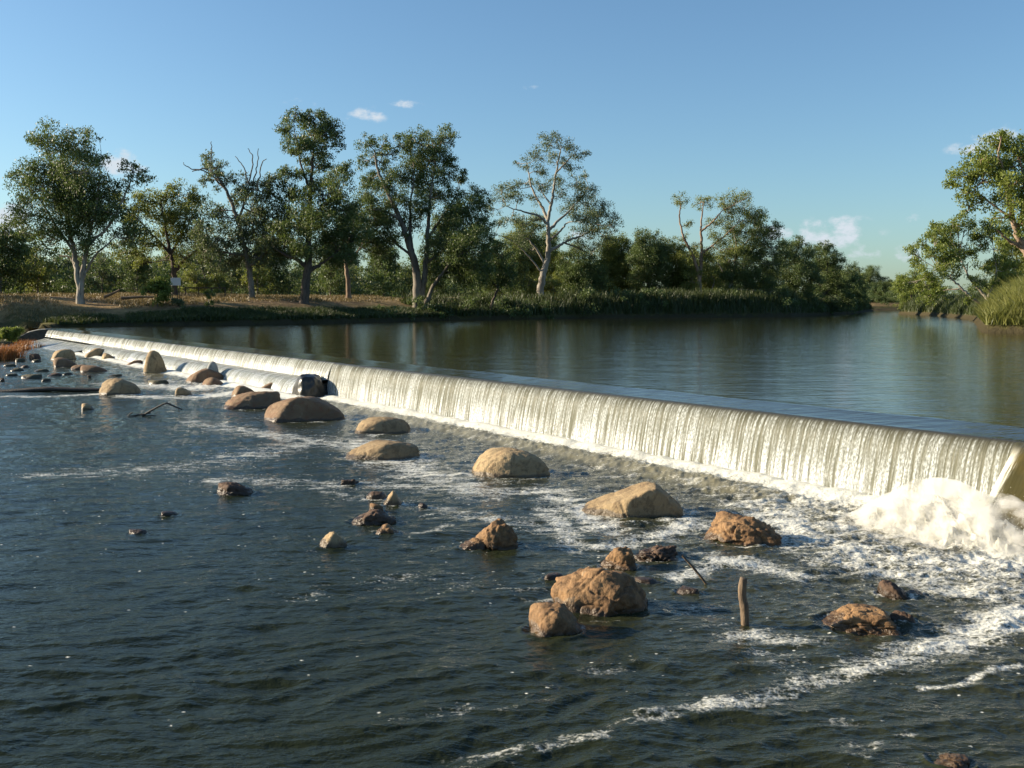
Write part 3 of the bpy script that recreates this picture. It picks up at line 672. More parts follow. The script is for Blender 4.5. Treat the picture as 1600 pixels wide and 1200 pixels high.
tq = np.concatenate([np.linspace(-.05, 1.9, 34), np.linspace(2.0, 3.0, 12)]); sq = np.concatenate([[-.24, -.16, -.09, -.04], np.linspace(0, .4, 14), np.linspace(.5, 7, 20)])
TQ, SQ = np.meshgrid(tq, sq)
ztq = np.where(tq < 1.3, ZU - LIP - .28 * np.maximum(tq, 0) - .22 * np.clip(tq, 0, 2)**2, ZU - LIP - .736 - .9 * (tq - 1.3))
sc_ = np.linspace(-2.5, 1, 701); eq = []
for t_, z_ in zip(tq, ztq):                 # the left rim swings out as the tongue falls
    X_, Y_ = px_of(wp(sc_, t_, z_)); eq.append(sc_[np.argmin(np.abs(X_ - (1588 - (Y_ - 688) * .52)))])
edge_s = np.minimum(np.array(eq), -.0)[None] + 0 * TQ; zt_ = ztq[None] + 0 * TQ
so_ = np.maximum(SQ, 0); side = np.minimum(SQ, 0)
zq = zt_ + .02 * fbm(TQ * 1.2, so_ * 6, 2, 3) - .05 * np.exp(-so_ / .06) * sst(0, .4, TQ) + side / .24 * (zt_ + .1) * sst(.0, .25, TQ)
P = wp(edge_s - so_ - side * .9 + .04 * fbm(TQ * 3, SQ * 8, 5, 2) * (SQ < 0), TQ + side * .0, zq)
o = mesh_np('water_chute', P.reshape(-1, 3), grid_faces(len(sq), len(tq)), M['amber'], attrs={'edge': np.where(SQ < 0, 0, SQ / 3.2).ravel(), 'down': (np.clip(TQ, 0, 3) / 2.2).ravel()})
tag(o, 'smooth amber tongue of water sliding past the right end of the weir', 'water chute')
# splash: billowing mound plus droplets
t = NT('churned white water'); p = t.pos(); n1 = t.noise(p, 9, 6, .65); n2 = t.noise(p, 38, 4, .65)
c = t.mix(t.mr(n1, .35, .6), (.68, .67, .57), (.82, .81, .75))
b_ = t.bsdf(c, .6, t.bump(t.math('ADD', n1, t.math('MULTIPLY', n2, .6)), .7, .04), Specular_IOR_Level=.25)
tr_ = t.n('BsdfTranslucent'); t.link(c, tr_.inputs[0]); ms_ = t.n('MixShader'); ms_.inputs[0].default_value = .35; t.link(b_, ms_.inputs[1]); t.link(tr_.outputs[0], ms_.inputs[2])
M['splash'] = t.done(ms_.outputs[0])
SV, SF = [], []; off = 0
sr = np.random.default_rng(21)
def mound(x, y):
    """height of the splash heap over the river"""
    g = lambda cx, cy, rx, ry, h: .88 * h * np.exp(-((x - cx) / rx)**2 - ((y - cy) / ry)**2)
    return g(6.75, 16.2, .8, .7, .62) + g(7.2, 15.55, .6, .7, .36) + g(6.0, 16.5, .5, .5, .08) + g(7.45, 14.75, .7, .5, .50) + g(8.5, 14.1, .7, .5, .40) + g(6.9, 15.1, 1.0, .5, .12)
# solid core of the heap
xa = np.linspace(4.0, 10, 470); ya = np.linspace(13.5, 18.2, 330); XA, YA = np.meshgrid(xa, ya)
m_ = mound(XA, YA); wx_ = XA + .18 * fbm(XA * 1.3, YA * 1.3, 4, 3); wy_ = YA + .18 * fbm(XA * 1.3, YA * 1.3, 14, 3)
b1 = -fbm(wx_ * 1.5, wy_ * 1.5, 3, 2, True); b2 = -fbm(wx_ * 3.6, wy_ * 3.6, 7, 4, True); b3 = fbm(wx_ * 13, wy_ * 13, 11, 3)
edge = sst(.02, .22, m_)
H_ = m_ * (1.05 + .36 * b1) + edge * (.17 * (b2 + .15) + .05 * b3 + .035 * fbm(wx_ * 26, wy_ * 26, 31, 2)) - .10 * (1 - edge) - .02
# spouts lean with the jet so that the heap has overhangs
XA = XA - .12 * edge * b2 - .04 * edge * fbm(wx_ * 9, wy_ * 9, 21, 2); YA = YA - .08 * edge * fbm(wx_ * 4, wy_ * 4, 23, 3)
cv = np.stack([XA, YA, H_], -1).reshape(-1, 3); cf_ = grid_faces(330, 470)
sA, tA = st(XA, YA)
keep = (H_.ravel()[cf_].max(1) > -.06) & (tA.ravel()[cf_].min(1) > .2)
cf_ = cf_[keep]; ct = np.concatenate([cf_[:, [0, 1, 2]], cf_[:, [0, 2, 3]]])
SV.append(cv); SF.append(ct + off); off += len(cv)
vi, fi = ICO[1]
for k in range(14000):
    x, y = sr.uniform(4.4, 9.8), sr.uniform(13.9, 17.8); h = mound(x, y)
    if h < .06 or st(x, y)[1] < .3: continue
    rr = sr.uniform(.002, .006) * (1.7 if sr.random() < .06 else 1)
    SV.append(vi * rr + [x, y, h * 1.05 + sr.normal() * .09 + .03]); SF.append(fi + off); off += len(vi)
o = mesh_np('splash_foam', np.concatenate(SV), np.concatenate(SF), M['splash'])
tag(o, kind='stuff')

xs_ = np.linspace(4.2, 9.9, 70); yv_ = np.linspace(13.6, 18.1, 56); XS, YS = np.meshgrid(xs_, yv_); mS = mound(XS, YS)
_, tS = st(XS, YS)
zt = np.where(mS > .03, mS * 1.12 + .11 * sst(.03, .25, mS) * (1 + .8 * fbm(XS * 1.6, YS * 1.6, 3, 3)), -.02) ; zt = np.where(tS < .25, np.minimum(zt, .0), zt); zt = np.maximum(zt, -.02)
zt[0] = zt[-1] = -.02; zt[:, 0] = zt[:, -1] = -.02
nv = XS.size; fq = grid_faces(56, 70)
VS = np.concatenate([np.stack([XS, YS, zt], -1).reshape(-1, 3), np.stack([XS, YS, np.full(XS.shape, -.3)], -1).reshape(-1, 3)])
ii = np.arange(nv).reshape(56, 70); ring = np.concatenate([ii[0, :], ii[1:, -1], ii[-1, -2::-1], ii[-2:0:-1, 0]]); rn = np.roll(ring, -1)
FS = np.concatenate([fq, fq[:, ::-1] + nv, np.stack([ring, ring + nv, rn + nv, rn], 1)])
t = NT('fine spray'); pv = t.n('VolumePrincipled'); pv.inputs['Color'].default_value = (.97, .96, .92, 1)
t.link(t.math('MULTIPLY', t.mr(t.noise(t.pos(), 3.5, 4, .62), .42, .64), 7.0), pv.inputs['Density']); t.link(pv.outputs[0], t.out.inputs['Volume'])
M['spray'] = t.m
tag(mesh_np('spray', VS, FS, M['spray']), kind='stuff')

# ------------------------------------------------------------------ left abutment
La = wp(WL, .2, 0)
ab = empty('abutment', (*La[:2], 0)); tag(ab, 'dark sloping concrete wing wall at the far left end of the weir', 'wing wall')
def prism(pts_px, Y, thick, z=None):
    bm = bmesh.new(); f = []; bk = []
    for (x, y) in pts_px:
        w = at(x, y, Y); f.append(bm.verts.new((w[0] - La[0], w[1] - La[1], w[2]))); bk.append(bm.verts.new((w[0] - La[0], w[1] - La[1] + thick, w[2])))
    n = len(f); bm.faces.new(f); bm.faces.new(bk[::-1])
    for i in range(n): bm.faces.new([f[i], bk[i], bk[(i + 1) % n], f[(i + 1) % n]])
    bmesh.ops.recalc_face_normals(bm, faces=bm.faces); bmesh.ops.bevel(bm, geom=bm.edges[:], offset=.05, segments=1, affect='EDGES')
    return bm
YB = La[1] - 1.0
bm_obj('wall', prism([(25, 540), (25, 528), (44, 519), (60, 515), (78, 514.5), (74, 540)], YB, 1.3), M['wet_black'], ab)
t = NT('pale worn coping'); M['coping'] = t.done(t.bsdf((.55, .52, .46), .7, t.bump(t.noise(t.pos(), 5, 4), .4, .03)))
bm_obj('coping', prism([(40, 520.6), (44, 518.2), (60, 514.2), (72, 513.8), (72, 514.9), (60, 515.6)], YB - .06, 1.0), M['coping'], ab)

# ------------------------------------------------------------------ sticks and logs
t = NT('weathered wood'); p = t.obj(); n = t.noise(t.map(p, (9, 9, 2)), 3, 5, .6)
M['wood'] = t.done(t.bsdf(t.mix(t.mr(n, .35, .65), (.20, .14, .085), (.10, .07, .045)), .8, t.bump(n, .8, .02)))
t = NT('black drift wood'); p = t.obj(); n = t.noise(t.map(p, (9, 9, 2)), 3, 5, .6)
M['wood_dark'] = t.done(t.bsdf(t.mix(t.mr(n, .35, .65), (.055, .045, .035), (.03, .025, .02)), .6, t.bump(n, .8, .02)))
def stick(name, label, pts, mat, cat, Y=None, jag=0):
    """pts: (px, py, radius px)"""
    base = on(pts[0][0], pts[0][1]); Yb = Y or base[1]
    P = np.array([at(x, y, Yb) for x, y, _ in pts]); rd = np.array([r for *_, r in pts]) * Yb / F
    C0 = P[0].copy(); n = max(12, len(pts) * 5)
    c = bez(P - C0, n); rr = np.interp(np.linspace(0, len(rd) - 1, n), np.arange(len(rd)), rd)
    rr = rr * (1 + .12 * fbm(np.arange(n) * .35, 3.1, 2, 2))
    if jag: c = np.vstack([c, c[-1:] + (c[-1:] - c[-2:-1]) * .08]); rr = np.append(rr, rr[-1] * .25)
    T = Tubes(); T.add(c, rr, 10)
    o = T.build(name, mat); o.location = C0
    return tag(o, label, cat)
stick('stump', 'upright weathered wooden stump standing in the water', [(1165, 990, 6), (1164, 970, 6.6), (1163, 950, 7), (1160, 932, 6.6), (1160, 917, 6.6), (1162, 903, 5.6)], M['wood'], 'stump', on(1164, 978)[1], 1)
stick('stick', 'thin pale stick leaning left out of the water near the stump', [(1108, 920, 2.2), (1100, 908, 2.2), (1084, 888, 2), (1066, 868, 1.8)], M['wood'], 'stick', on(1104, 914)[1])
br = empty('drift_branch', on(195, 652)); tag(br, 'bare dark drift branch arching up out of the water', 'branch')
T = Tubes(); Yb = on(225, 650)[1]; C0 = np.array(br.location)
for pts, r0, r1 in [([(70, 655), (120, 652), (165, 653), (200, 651), (235, 645)], 2.2, 1.4), ([(222, 650), (235, 642), (250, 634), (260, 630), (270, 634), (285, 640)], 1.8, 1.0), ([(196, 655), (203, 647), (208, 644)], 1.2, .6), ([(222, 650), (238, 649), (246, 651)], 1, .8), ([(279, 637), (280, 644)], .8, .6), ([(262, 631), (268, 630)], .6, .5)]:
    c = bez([at(x, y, Yb) - C0 for x, y in pts], 16); T.add(c, np.linspace(r0, r1, 16) * Yb / F, 6)
T.build('limb', M['wood_dark'], br)
stick('log', 'long dark log lying half sunk across the rippled shelf at far left', [(-60, 617, 4), (20, 612, 4.5), (70, 608, 4), (120, 609, 3.5), (165, 609, 2.5)], M['wood_dark'], 'log', on(80, 612)[1])
stick('log', 'dark branch lying in the foam at the lip of the lower step', [(130, 551, 1.6), (160, 547, 1.8), (178, 545, 1.8), (196, 543, 1.0)], M['wood_dark'], 'log', on(160, 551)[1])

# ------------------------------------------------------------------ trees
def leaves(centres, radii, nper, size, rs, droop=.55, flat=.8, aspect=.40):
    """many small leaf faces in clusters: returns verts, faces, tint"""
    C = np.repeat(centres, nper, 0); Rr = np.repeat(radii, nper)
    n = len(C)
    v = rs.normal(size=(n, 3)); v /= np.linalg.norm(v, axis=1)[:, None]
    v *= (rs.random(n)**.7 * 1.3)[:, None]; v[:, 2] *= flat
    P = C + v * Rr[:, None]
    ax = rs.normal(size=(n, 3)); ax /= np.linalg.norm(ax, axis=1)[:, None]; ax[:, 2] -= droop * 1.6; ax /= np.linalg.norm(ax, axis=1)[:, None]
    sd_ = rs.normal(size=(n, 3)); sd_ = np.cross(ax, sd_); sd_ /= np.linalg.norm(sd_, axis=1)[:, None]
    L = size * rs.uniform(.6, 1.3, n); Wd = L * aspect
    a = P - ax * (L * .5)[:, None]; b = P + sd_ * (Wd * .5)[:, None]; c = P + ax * (L * .5)[:, None]; e = P - sd_ * (Wd * .5)[:, None]
    V = np.stack([a, b, c, e], 1).reshape(-1, 3); Fq = np.arange(4 * n).reshape(-1, 4)
    ct = np.repeat(rs.normal(.5, .16, len(centres)), nper)
    tint = np.clip(ct + rs.normal(0, .14, n), 0, 1)
    return V, Fq, np.repeat(tint, 4)
def tree(name, label, base, Y, limbs, clumps, leaf, barkm, seed, dens=1.0, sub_r=.24, size=.31, cat='tree', group=None, zbase=None, deep=.45, dead=(), spread=1.0, puff=1.22):
    """base: px of the foot; limbs: [((px,py),...), r0px, r1px]; clumps: (px, py, radius px)"""
    rs = np.random.default_rng(seed)
    B0 = at(base[0], base[1], Y)
    gz = tz(B0[0], B0[1]); B0[2] = gz if zbase is None else zbase
    root = empty(name, B0); tag(root, label, cat, group)
    k = Y / F; T = Tubes()
    xs = [c[0] for c in clumps]; wid = (max(xs) - min(xs) + 20) * k
    lp = []
    for i, (pts, r0, r1) in enumerate(limbs):
        P = np.array([at(x, y, Y) for x, y in pts]) - B0
        dy = rs.uniform(-.5, .5) * wid * deep if i else 0
        first = pts[0]
        frac = np.linspace(0, 1, len(P))
        # start on an existing limb if one passes there
        y0 = 0
        if lp:
            al = np.concatenate([q for q, _ in lp]); j = np.argmin((al[:, 0] - P[0, 0])**2 + (al[:, 2] - P[0, 2])**2)
            if abs(al[j, 0] - P[0, 0]) + abs(al[j, 2] - P[0, 2]) < 2.5: P[0] = al[j]; y0 = al[j, 1]
        P[1:, 1] += y0 + dy * frac[1:]
        if i == 0: P[0, 2] = min(P[0, 2], 0) - .4
        n = max(10, len(pts) * 6); c = bez(P, n)
        c[2:] += rs.normal(0, .05, (n - 2, 3)) * min(1, r0 * k * 3)
        rr = np.linspace(r0 * .78, r1 * .7, n) * k
        if i == 0: rr[:2] *= 1.3
        T.add(c, rr, 8); lp.append((c, rr))
    for pts in dead:
        P = np.array([at(x, y, Y) for x, y in pts]) - B0
        al = np.concatenate([q for q, _ in lp]); j = np.argmin((al[:, 0] - P[0, 0])**2 + (al[:, 2] - P[0, 2])**2); P[:, 1] += al[j, 1] + rs.uniform(-1, 1)
        c = bez(P, 12); c[1:] += rs.normal(0, .07, (11, 3)); T.add(c, np.linspace(1.3, .5, 12) * k, 5)
    al = np.concatenate([q for q, _ in lp]); ar = np.concatenate([r for _, r in lp])
    top = al[:, 2] > .12 * al[:, 2].max(); al2, ar2 = al[top], ar[top]
    CC, CR = [], []
    for (x, y, r) in clumps:
        c = at(x, y, Y) - B0; r = r * k
        dd_ = (al2[:, 0] - c[0])**2 + (al2[:, 2] - c[2])**2 * (1 + .6 * (al2[:, 2] > c[2]))
        j = np.argmin(dd_); c[1] = al2[j, 1] + rs.uniform(-1, 1) * (.35 * r + .12 * wid) * spread
        h = al2[j]; mid = (h + c) / 2 + [0, 0, -.1 * r]
        r0 = min(ar2[j] * .8, .05 + .03 * r)
        bc = bez([h, mid + rs.normal(0, .12 * r, 3), c], 9); T.add(bc, np.linspace(r0, .04, 9), 5)
        r *= 1.12 * puff; ns = max(6, int(12 * dens * (r / 2.4)**2 + 7 * dens))
        v = rs.normal(size=(ns, 3)); v /= np.linalg.norm(v, axis=1)[:, None]; v[:, 2] = v[:, 2] * .85 + .12
        pc = c + v * (r * rs.uniform(.35, .95, ns)[:, None])
        rr = r * rs.uniform(sub_r * .75, sub_r * 1.5, ns) + .15
        CC.append(pc); CR.append(rr)
        for q in pc[::2]:
            m2 = bc[rs.integers(5, 9)]; T.add(bez([m2, (m2 + q) / 2 + rs.normal(0, .1 * r, 3), q], 5), np.linspace(.05, .02, 5), 4)
    CC = np.concatenate(CC); CR = np.concatenate(CR)
    nper = np.maximum(14, (70 * dens * (CR / .8)**1.8 * (.42 / size)**1.75)).astype(int)
    V, Fq, ti = leaves(CC, CR, nper, size, rs)
    T.build('trunk', barkm, root)
    mesh_np('crown', V, Fq, leaf, root, smooth=False, attrs={'tint': ti})
    return root
LD, LG, LO, LL = M['leaf_dark'], M['leaf_grey'], M['leaf_olive'], M['leaf_lime']
BP, BG, BR, BD = M['bark_pale'], M['bark_grey'], M['bark_red'], M['bark_dark']
G1 = 'gum trees along the far bank'
tree('gum_tree', 'big dense gum tree at far left with pale forked trunks', (126, 468), 122,
     [([(126, 470), (122, 430), (116, 395), (105, 340), (98, 280), (95, 235)], 7, 1.5), ([(132, 468), (130, 425), (140, 380), (152, 330), (160, 285)], 6, 1.5), ([(121, 430), (108, 404), (86, 398)], 3, 1.5), ([(116, 395), (85, 350), (60, 310), (40, 290)], 3, 1), ([(140, 385), (175, 350), (200, 300), (212, 270)], 3, 1), ([(135, 440), (150, 400), (185, 370)], 3.5, 1)],
     [(95, 228, 28), (70, 222, 14), (120, 222, 22), (145, 238, 22), (62, 262, 26), (100, 262, 34), (140, 272, 30), (40, 290, 24), (75, 300, 36), (115, 310, 40), (160, 305, 26), (30, 312, 14), (60, 335, 26), (100, 348, 36), (145, 345, 34), (180, 335, 22), (185, 370, 26), (150, 380, 24), (88, 378, 26), (50, 365, 18), (205, 372, 16), (110, 392, 18), (198, 262, 12), (216, 272, 14), (228, 285, 9), (205, 290, 12), (190, 255, 8)], LD, BP, 101, .78)
tree('gum_tree', 'medium gum with rounded crown and low spreading fork, behind the white sign', (272, 440), 138,
     [([(272, 440), (271, 420), (266, 390), (258, 350), (252, 315)], 6, 1.2), ([(271, 425), (285, 408), (305, 390), (318, 372)], 4, 1.2), ([(268, 400), (245, 370), (225, 345)], 3, 1), ([(268, 395), (285, 355), (292, 320)], 3, 1)],
     [(255, 305, 20), (285, 308, 22), (235, 318, 18), (215, 335, 16), (255, 335, 26), (290, 338, 24), (222, 358, 20), (312, 350, 16), (262, 368, 22), (300, 378, 24), (320, 392, 18), (232, 385, 20), (205, 395, 16), (250, 402, 16), (290, 402, 14), (195, 315, 14), (222, 412, 12)], LO, BD, 102, .85, group=G1)
tree('gum_tree', 'straggly gum with bare dead twigs above its crown', (396, 480), 134,
     [([(396, 482), (392, 445), (388, 415), (378, 370), (366, 330), (350, 290), (325, 265), (300, 268)], 7, 1), ([(388, 418), (405, 405), (425, 385)], 4, 1.2), ([(372, 345), (385, 310), (392, 285)], 3, 1), ([(355, 298), (330, 275), (318, 250)], 2.5, .8), ([(386, 400), (355, 395), (335, 390)], 3, 1)],
     [(318, 250, 14), (335, 262, 13), (345, 285, 16), (322, 282, 9), (382, 292, 17), (408, 300, 20), (425, 285, 15), (365, 310, 14), (395, 328, 24), (420, 338, 24), (350, 338, 18), (328, 330, 14), (378, 362, 24), (410, 370, 26), (432, 385, 20), (345, 372, 22), (330, 395, 20), (362, 400, 22), (400, 402, 22), (318, 365, 14), (345, 420, 14)], LG, BG, 103, .9, group=G1,
     dead=[[(350, 290), (320, 268), (295, 262), (285, 255)], [(392, 290), (385, 265), (372, 245)], [(392, 290), (400, 260), (402, 230)], [(405, 300), (412, 262), (420, 250)], [(325, 262), (326, 235), (325, 218)], [(392, 285), (398, 250), (390, 235)]])
tree('gum_tree', 'tallest gum with a narrow high crown and thick dark trunk', (476, 476), 132,
     [([(474, 478), (478, 440), (482, 405), (482, 360), (484, 310), (488, 260), (492, 210)], 10, 1.5), ([(480, 420), (462, 405), (440, 395), (425, 380)], 5, 1.2), ([(480, 425), (500, 412), (520, 395)], 5, 1.2), ([(483, 345), (505, 325), (535, 305)], 3.5, 1), ([(486, 300), (472, 260), (465, 215)], 3, 1), ([(484, 360), (455, 335), (445, 315)], 3, 1)],
     [(462, 185, 14), (490, 184, 15), (515, 188, 14), (455, 205, 14), (480, 208, 20), (508, 210, 20), (530, 215, 10), (472, 232, 20), (505, 238, 18), (530, 230, 8), (460, 240, 9), (488, 258, 18), (508, 262, 10), (475, 275, 12), (492, 288, 15), (448, 272, 13), (450, 295, 18), (440, 320, 18), (475, 310, 16), (505, 305, 20), (535, 292, 20), (550, 270, 14), (462, 345, 24), (500, 345, 28), (535, 330, 26), (442, 360, 20), (475, 385, 26), (515, 385, 28), (548, 365, 26), (445, 395, 16), (540, 400, 16)], LD, BD, 104, 1.0, group=G1)
tree('gum_tree', 'small gum with orange sunlit trunk set back between two larger gums', (545, 460), 150,
     [([(545, 461), (543, 430), (540, 400), (548, 370), (558, 340)], 5.5, 1.5), ([(542, 412), (555, 398), (566, 380)], 3, 1), ([(540, 400), (525, 385), (518, 372)], 2.5, 1)],
     [(555, 335, 26), (580, 345, 24), (530, 355, 20), (560, 372, 24), (590, 372, 22), (600, 340, 20), (525, 380, 14), (585, 395, 16)], LD, BR, 105, .8, group=G1)
tree('gum_tree', 'large gum with several grey trunks rising from roots at the waterline', (650, 496), 151,
     [([(650, 498), (652, 460), (650, 420), (640, 385), (628, 350), (610, 310), (590, 265), (585, 235)], 11, 1.3), ([(655, 498), (660, 450), (665, 405), (668, 350), (672, 300), (680, 240)], 8, 1.3), ([(662, 498), (668, 470), (680, 445), (700, 420), (715, 400)], 6, 1.3), ([(651, 430), (642, 380), (640, 330), (645, 270)], 5, 1.2), ([(667, 370), (690, 335), (712, 295)], 3.5, 1), ([(668, 410), (700, 385), (735, 345)], 3.5, 1), ([(645, 400), (615, 378), (595, 360)], 3, 1), ([(625, 345), (600, 330), (575, 330)], 3, 1)],
     [(578, 230, 13), (598, 225, 12), (568, 248, 11), (592, 252, 15), (612, 240, 10), (628, 222, 16), (650, 218, 15), (672, 214, 16), (694, 212, 16), (640, 245, 20), (665, 245, 20), (690, 238, 18), (705, 250, 10), (570, 275, 16), (600, 282, 20), (630, 275, 20), (660, 280, 22), (690, 270, 18), (715, 272, 12), (722, 262, 6), (580, 305, 20), (612, 312, 18), (650, 315, 22), (685, 305, 20), (712, 300, 14), (745, 298, 13), (600, 340, 20), (640, 350, 18), (700, 335, 24), (730, 322, 20), (755, 318, 12), (685, 365, 24), (720, 362, 28), (750, 350, 20), (618, 375, 18), (700, 398, 26), (735, 395, 28), (760, 380, 16), (715, 428, 26), (745, 425, 24), (690, 425, 14), (590, 385, 12)], LD, BG, 106, .95, group=G1)
tree('shrub_tree', 'low dark drooping tree leaning over the water beside the large gum', (764, 497), 158,
     [([(763, 499), (768, 475), (777, 452), (780, 430), (782, 405)], 3.5, 1), ([(777, 452), (762, 430), (755, 415)], 2, .8)],
     [(782, 400, 18), (765, 415, 20), (792, 420, 16), (775, 438, 20), (755, 440, 14), (798, 440, 12), (770, 385, 12)], LD, BD, 107, 1.0, group=G1)
tree('gum_tree', 'open airy gum with bare forking limbs and thin crown, standing apart against the sky', (846, 458), 182,
     [([(842, 460), (848, 430), (856, 400), (857, 365), (856, 340)], 8, 3.5), ([(856, 345), (846, 320), (835, 300), (828, 275), (825, 250)], 3.5, .8), ([(856, 345), (862, 315), (866, 285), (872, 250), (876, 232)], 3.5, .8), ([(856, 350), (840, 338), (815, 332), (790, 325)], 3, .8), ([(857, 360), (872, 345), (890, 328), (905, 310)], 3.5, .8), ([(857, 395), (872, 385), (890, 375), (915, 365), (930, 350)], 3.5, .8), ([(857, 380), (875, 362), (885, 350), (898, 348)], 2.5, .8), ([(852, 415), (835, 385), (815, 365)], 3, .8), ([(850, 425), (825, 400), (800, 378), (775, 368)], 2, .6), ([(860, 320), (848, 300), (842, 285)], 2, .6), ([(868, 275), (885, 255), (895, 245)], 2, .6), ([(905, 312), (918, 295), (922, 285)], 1.5, .6), ([(880, 378), (905, 388), (925, 398)], 2, .6)],
     [(868, 226, 10), (850, 232, 10), (838, 242, 10), (885, 236, 9), (898, 248, 9), (912, 243, 6), (822, 255, 8), (806, 245, 4), (842, 262, 10), (868, 255, 11), (890, 266, 9), (820, 280, 9), (850, 285, 11), (875, 282, 9), (900, 285, 10), (920, 265, 5), (800, 292, 10), (782, 296, 7), (810, 312, 9), (785, 318, 10), (770, 330, 8), (835, 312, 8), (878, 308, 9), (908, 300, 13), (925, 292, 8), (900, 322, 12), (925, 318, 12), (945, 328, 11), (958, 338, 8), (935, 342, 13), (910, 345, 13), (955, 355, 9), (925, 365, 13), (895, 368, 9), (945, 372, 9), (800, 345, 9), (818, 350, 9), (782, 350, 7), (838, 345, 6), (815, 372, 12), (830, 390, 10), (905, 385, 10), (930, 388, 10)], LG, BP, 108, .66, sub_r=.30, puff=1.5, group=G1)
tree('gum_tree', 'slim gum with two tall bare reddish stems tipped with small tufts', (1096, 476), 205,
     [([(1094, 478), (1093, 440), (1088, 415), (1078, 390), (1068, 370), (1062, 340), (1064, 318)], 4.5, 1), ([(1094, 440), (1097, 400), (1097, 370), (1098, 345), (1102, 315)], 4, 1), ([(1097, 362), (1112, 348), (1120, 338), (1128, 328)], 2.5, .8), ([(1096, 474), (1108, 462), (1118, 448), (1122, 435)], 2.5, 1), ([(1097, 395), (1130, 370), (1150, 350)], 2, .8)],
     [(1064, 314, 11), (1056, 318, 5), (1098, 316, 11), (1112, 313, 10), (1075, 350, 8), (1068, 372, 8), (1128, 318, 12), (1150, 314, 14), (1160, 312, 8), (1140, 334, 15), (1122, 350, 12), (1142, 358, 16), (1120, 375, 14), (1085, 385, 10), (1110, 400, 14), (1075, 400, 12), (1165, 325, 12), (1180, 338, 12), (1130, 395, 16), (1095, 420, 15), (1120, 430, 16), (1080, 440, 14), (1160, 345, 13)], LO, BR, 109, .62, sub_r=.3, group=G1)
tree('gum_tree', 'spreading gum with pale curved limbs right of the slim reddish stems', (1142, 474), 210,
     [([(1140, 476), (1142, 445), (1148, 415), (1150, 380), (1145, 355)], 5, 1.2), ([(1148, 400), (1165, 380), (1180, 362)], 3, 1), ([(1143, 440), (1130, 425), (1122, 410)], 2.5, 1)],
     [(1175, 345, 13), (1190, 350, 12), (1160, 362, 14), (1182, 370, 17), (1200, 382, 14), (1150, 388, 16), (1172, 398, 18), (1195, 405, 16), (1140, 410, 16), (1165, 425, 20), (1195, 432, 18), (1135, 435, 14), (1210, 415, 12), (1178, 450, 16), (1205, 362, 12), (1215, 395, 13), (1150, 455, 16), (1205, 455, 16), (1130, 460, 14), (1168, 470, 14), (1200, 478, 12)], LD, BP, 110, .95, group=G1)
tree('gum_tree', 'dark gum leaning left over the water at the far bend', (1215, 490), 222,
     [([(1208, 492), (1220, 470), (1232, 450), (1240, 425), (1244, 400)], 4, 1), ([(1230, 452), (1252, 430), (1262, 412)], 2.5, .8)],
     [(1236, 386, 13), (1252, 380, 11), (1225, 400, 14), (1246, 404, 17), (1268, 398, 12), (1218, 422, 16), (1242, 430, 18), (1265, 424, 16), (1228, 450, 16), (1255, 452, 16), (1212, 465, 12), (1240, 470, 14), (1270, 466, 14), (1230, 482, 10), (1275, 440, 13)], LD, BD, 111, .95, group=G1)
tree('gum_tree', 'dark gum with a ragged feathery top, last large tree before the river bends', (1285, 490), 240,
     [([(1268, 492), (1282, 470), (1292, 450), (1294, 425), (1290, 400)], 4, 1), ([(1285, 465), (1300, 445), (1308, 430)], 2.5, .8)],
     [(1285, 386, 11), (1272, 392, 10), (1296, 392, 9), (1285, 405, 15), (1305, 408, 12), (1275, 420, 14), (1298, 428, 16), (1316, 428, 11), (1282, 445, 16), (1308, 450, 15), (1290, 468, 14), (1322, 452, 12), (1325, 468, 12), (1310, 480, 10), (1275, 478, 10), (1335, 440, 9), (1330, 480, 9)], LD, BD, 112, .95, group=G1)
tree('gum_tree', 'small round headed gum on the skyline where the banks meet', (1358, 480), 590,
     [([(1358, 488), (1358, 460), (1360, 430)], 2.5, .8)],
     [(1360, 426, 9), (1350, 436, 9), (1368, 438, 8), (1345, 450, 10), (1360, 455, 12), (1338, 464, 11), (1352, 472, 11), (1372, 462, 9)], LD, BD, 113, .9, group=G1)
tree('gum_tree', 'bushy dark gum on the tip of the far bank before the river bends', (1333, 486), 318,
     [([(1333, 488), (1332, 465), (1334, 440)], 2.5, .8)],
     [(1334, 424, 10), (1322, 436, 11), (1344, 438, 10), (1330, 448, 13), (1346, 455, 11), (1320, 460, 12), (1338, 466, 12), (1350, 474, 9), (1326, 478, 10)], LD, BD, 114, .95, group=G1)
tree('gum_tree', 'small distant gum seen low across the bend beside the round headed one', (1382, 484), 560,
     [([(1382, 485), (1382, 468), (1383, 455)], 1.6, .6)],
     [(1383, 448, 8), (1374, 456, 8), (1392, 456, 8), (1380, 466, 10), (1394, 468, 9), (1370, 472, 8), (1386, 478, 8)], LO, BD, 115, .9, group=G1)
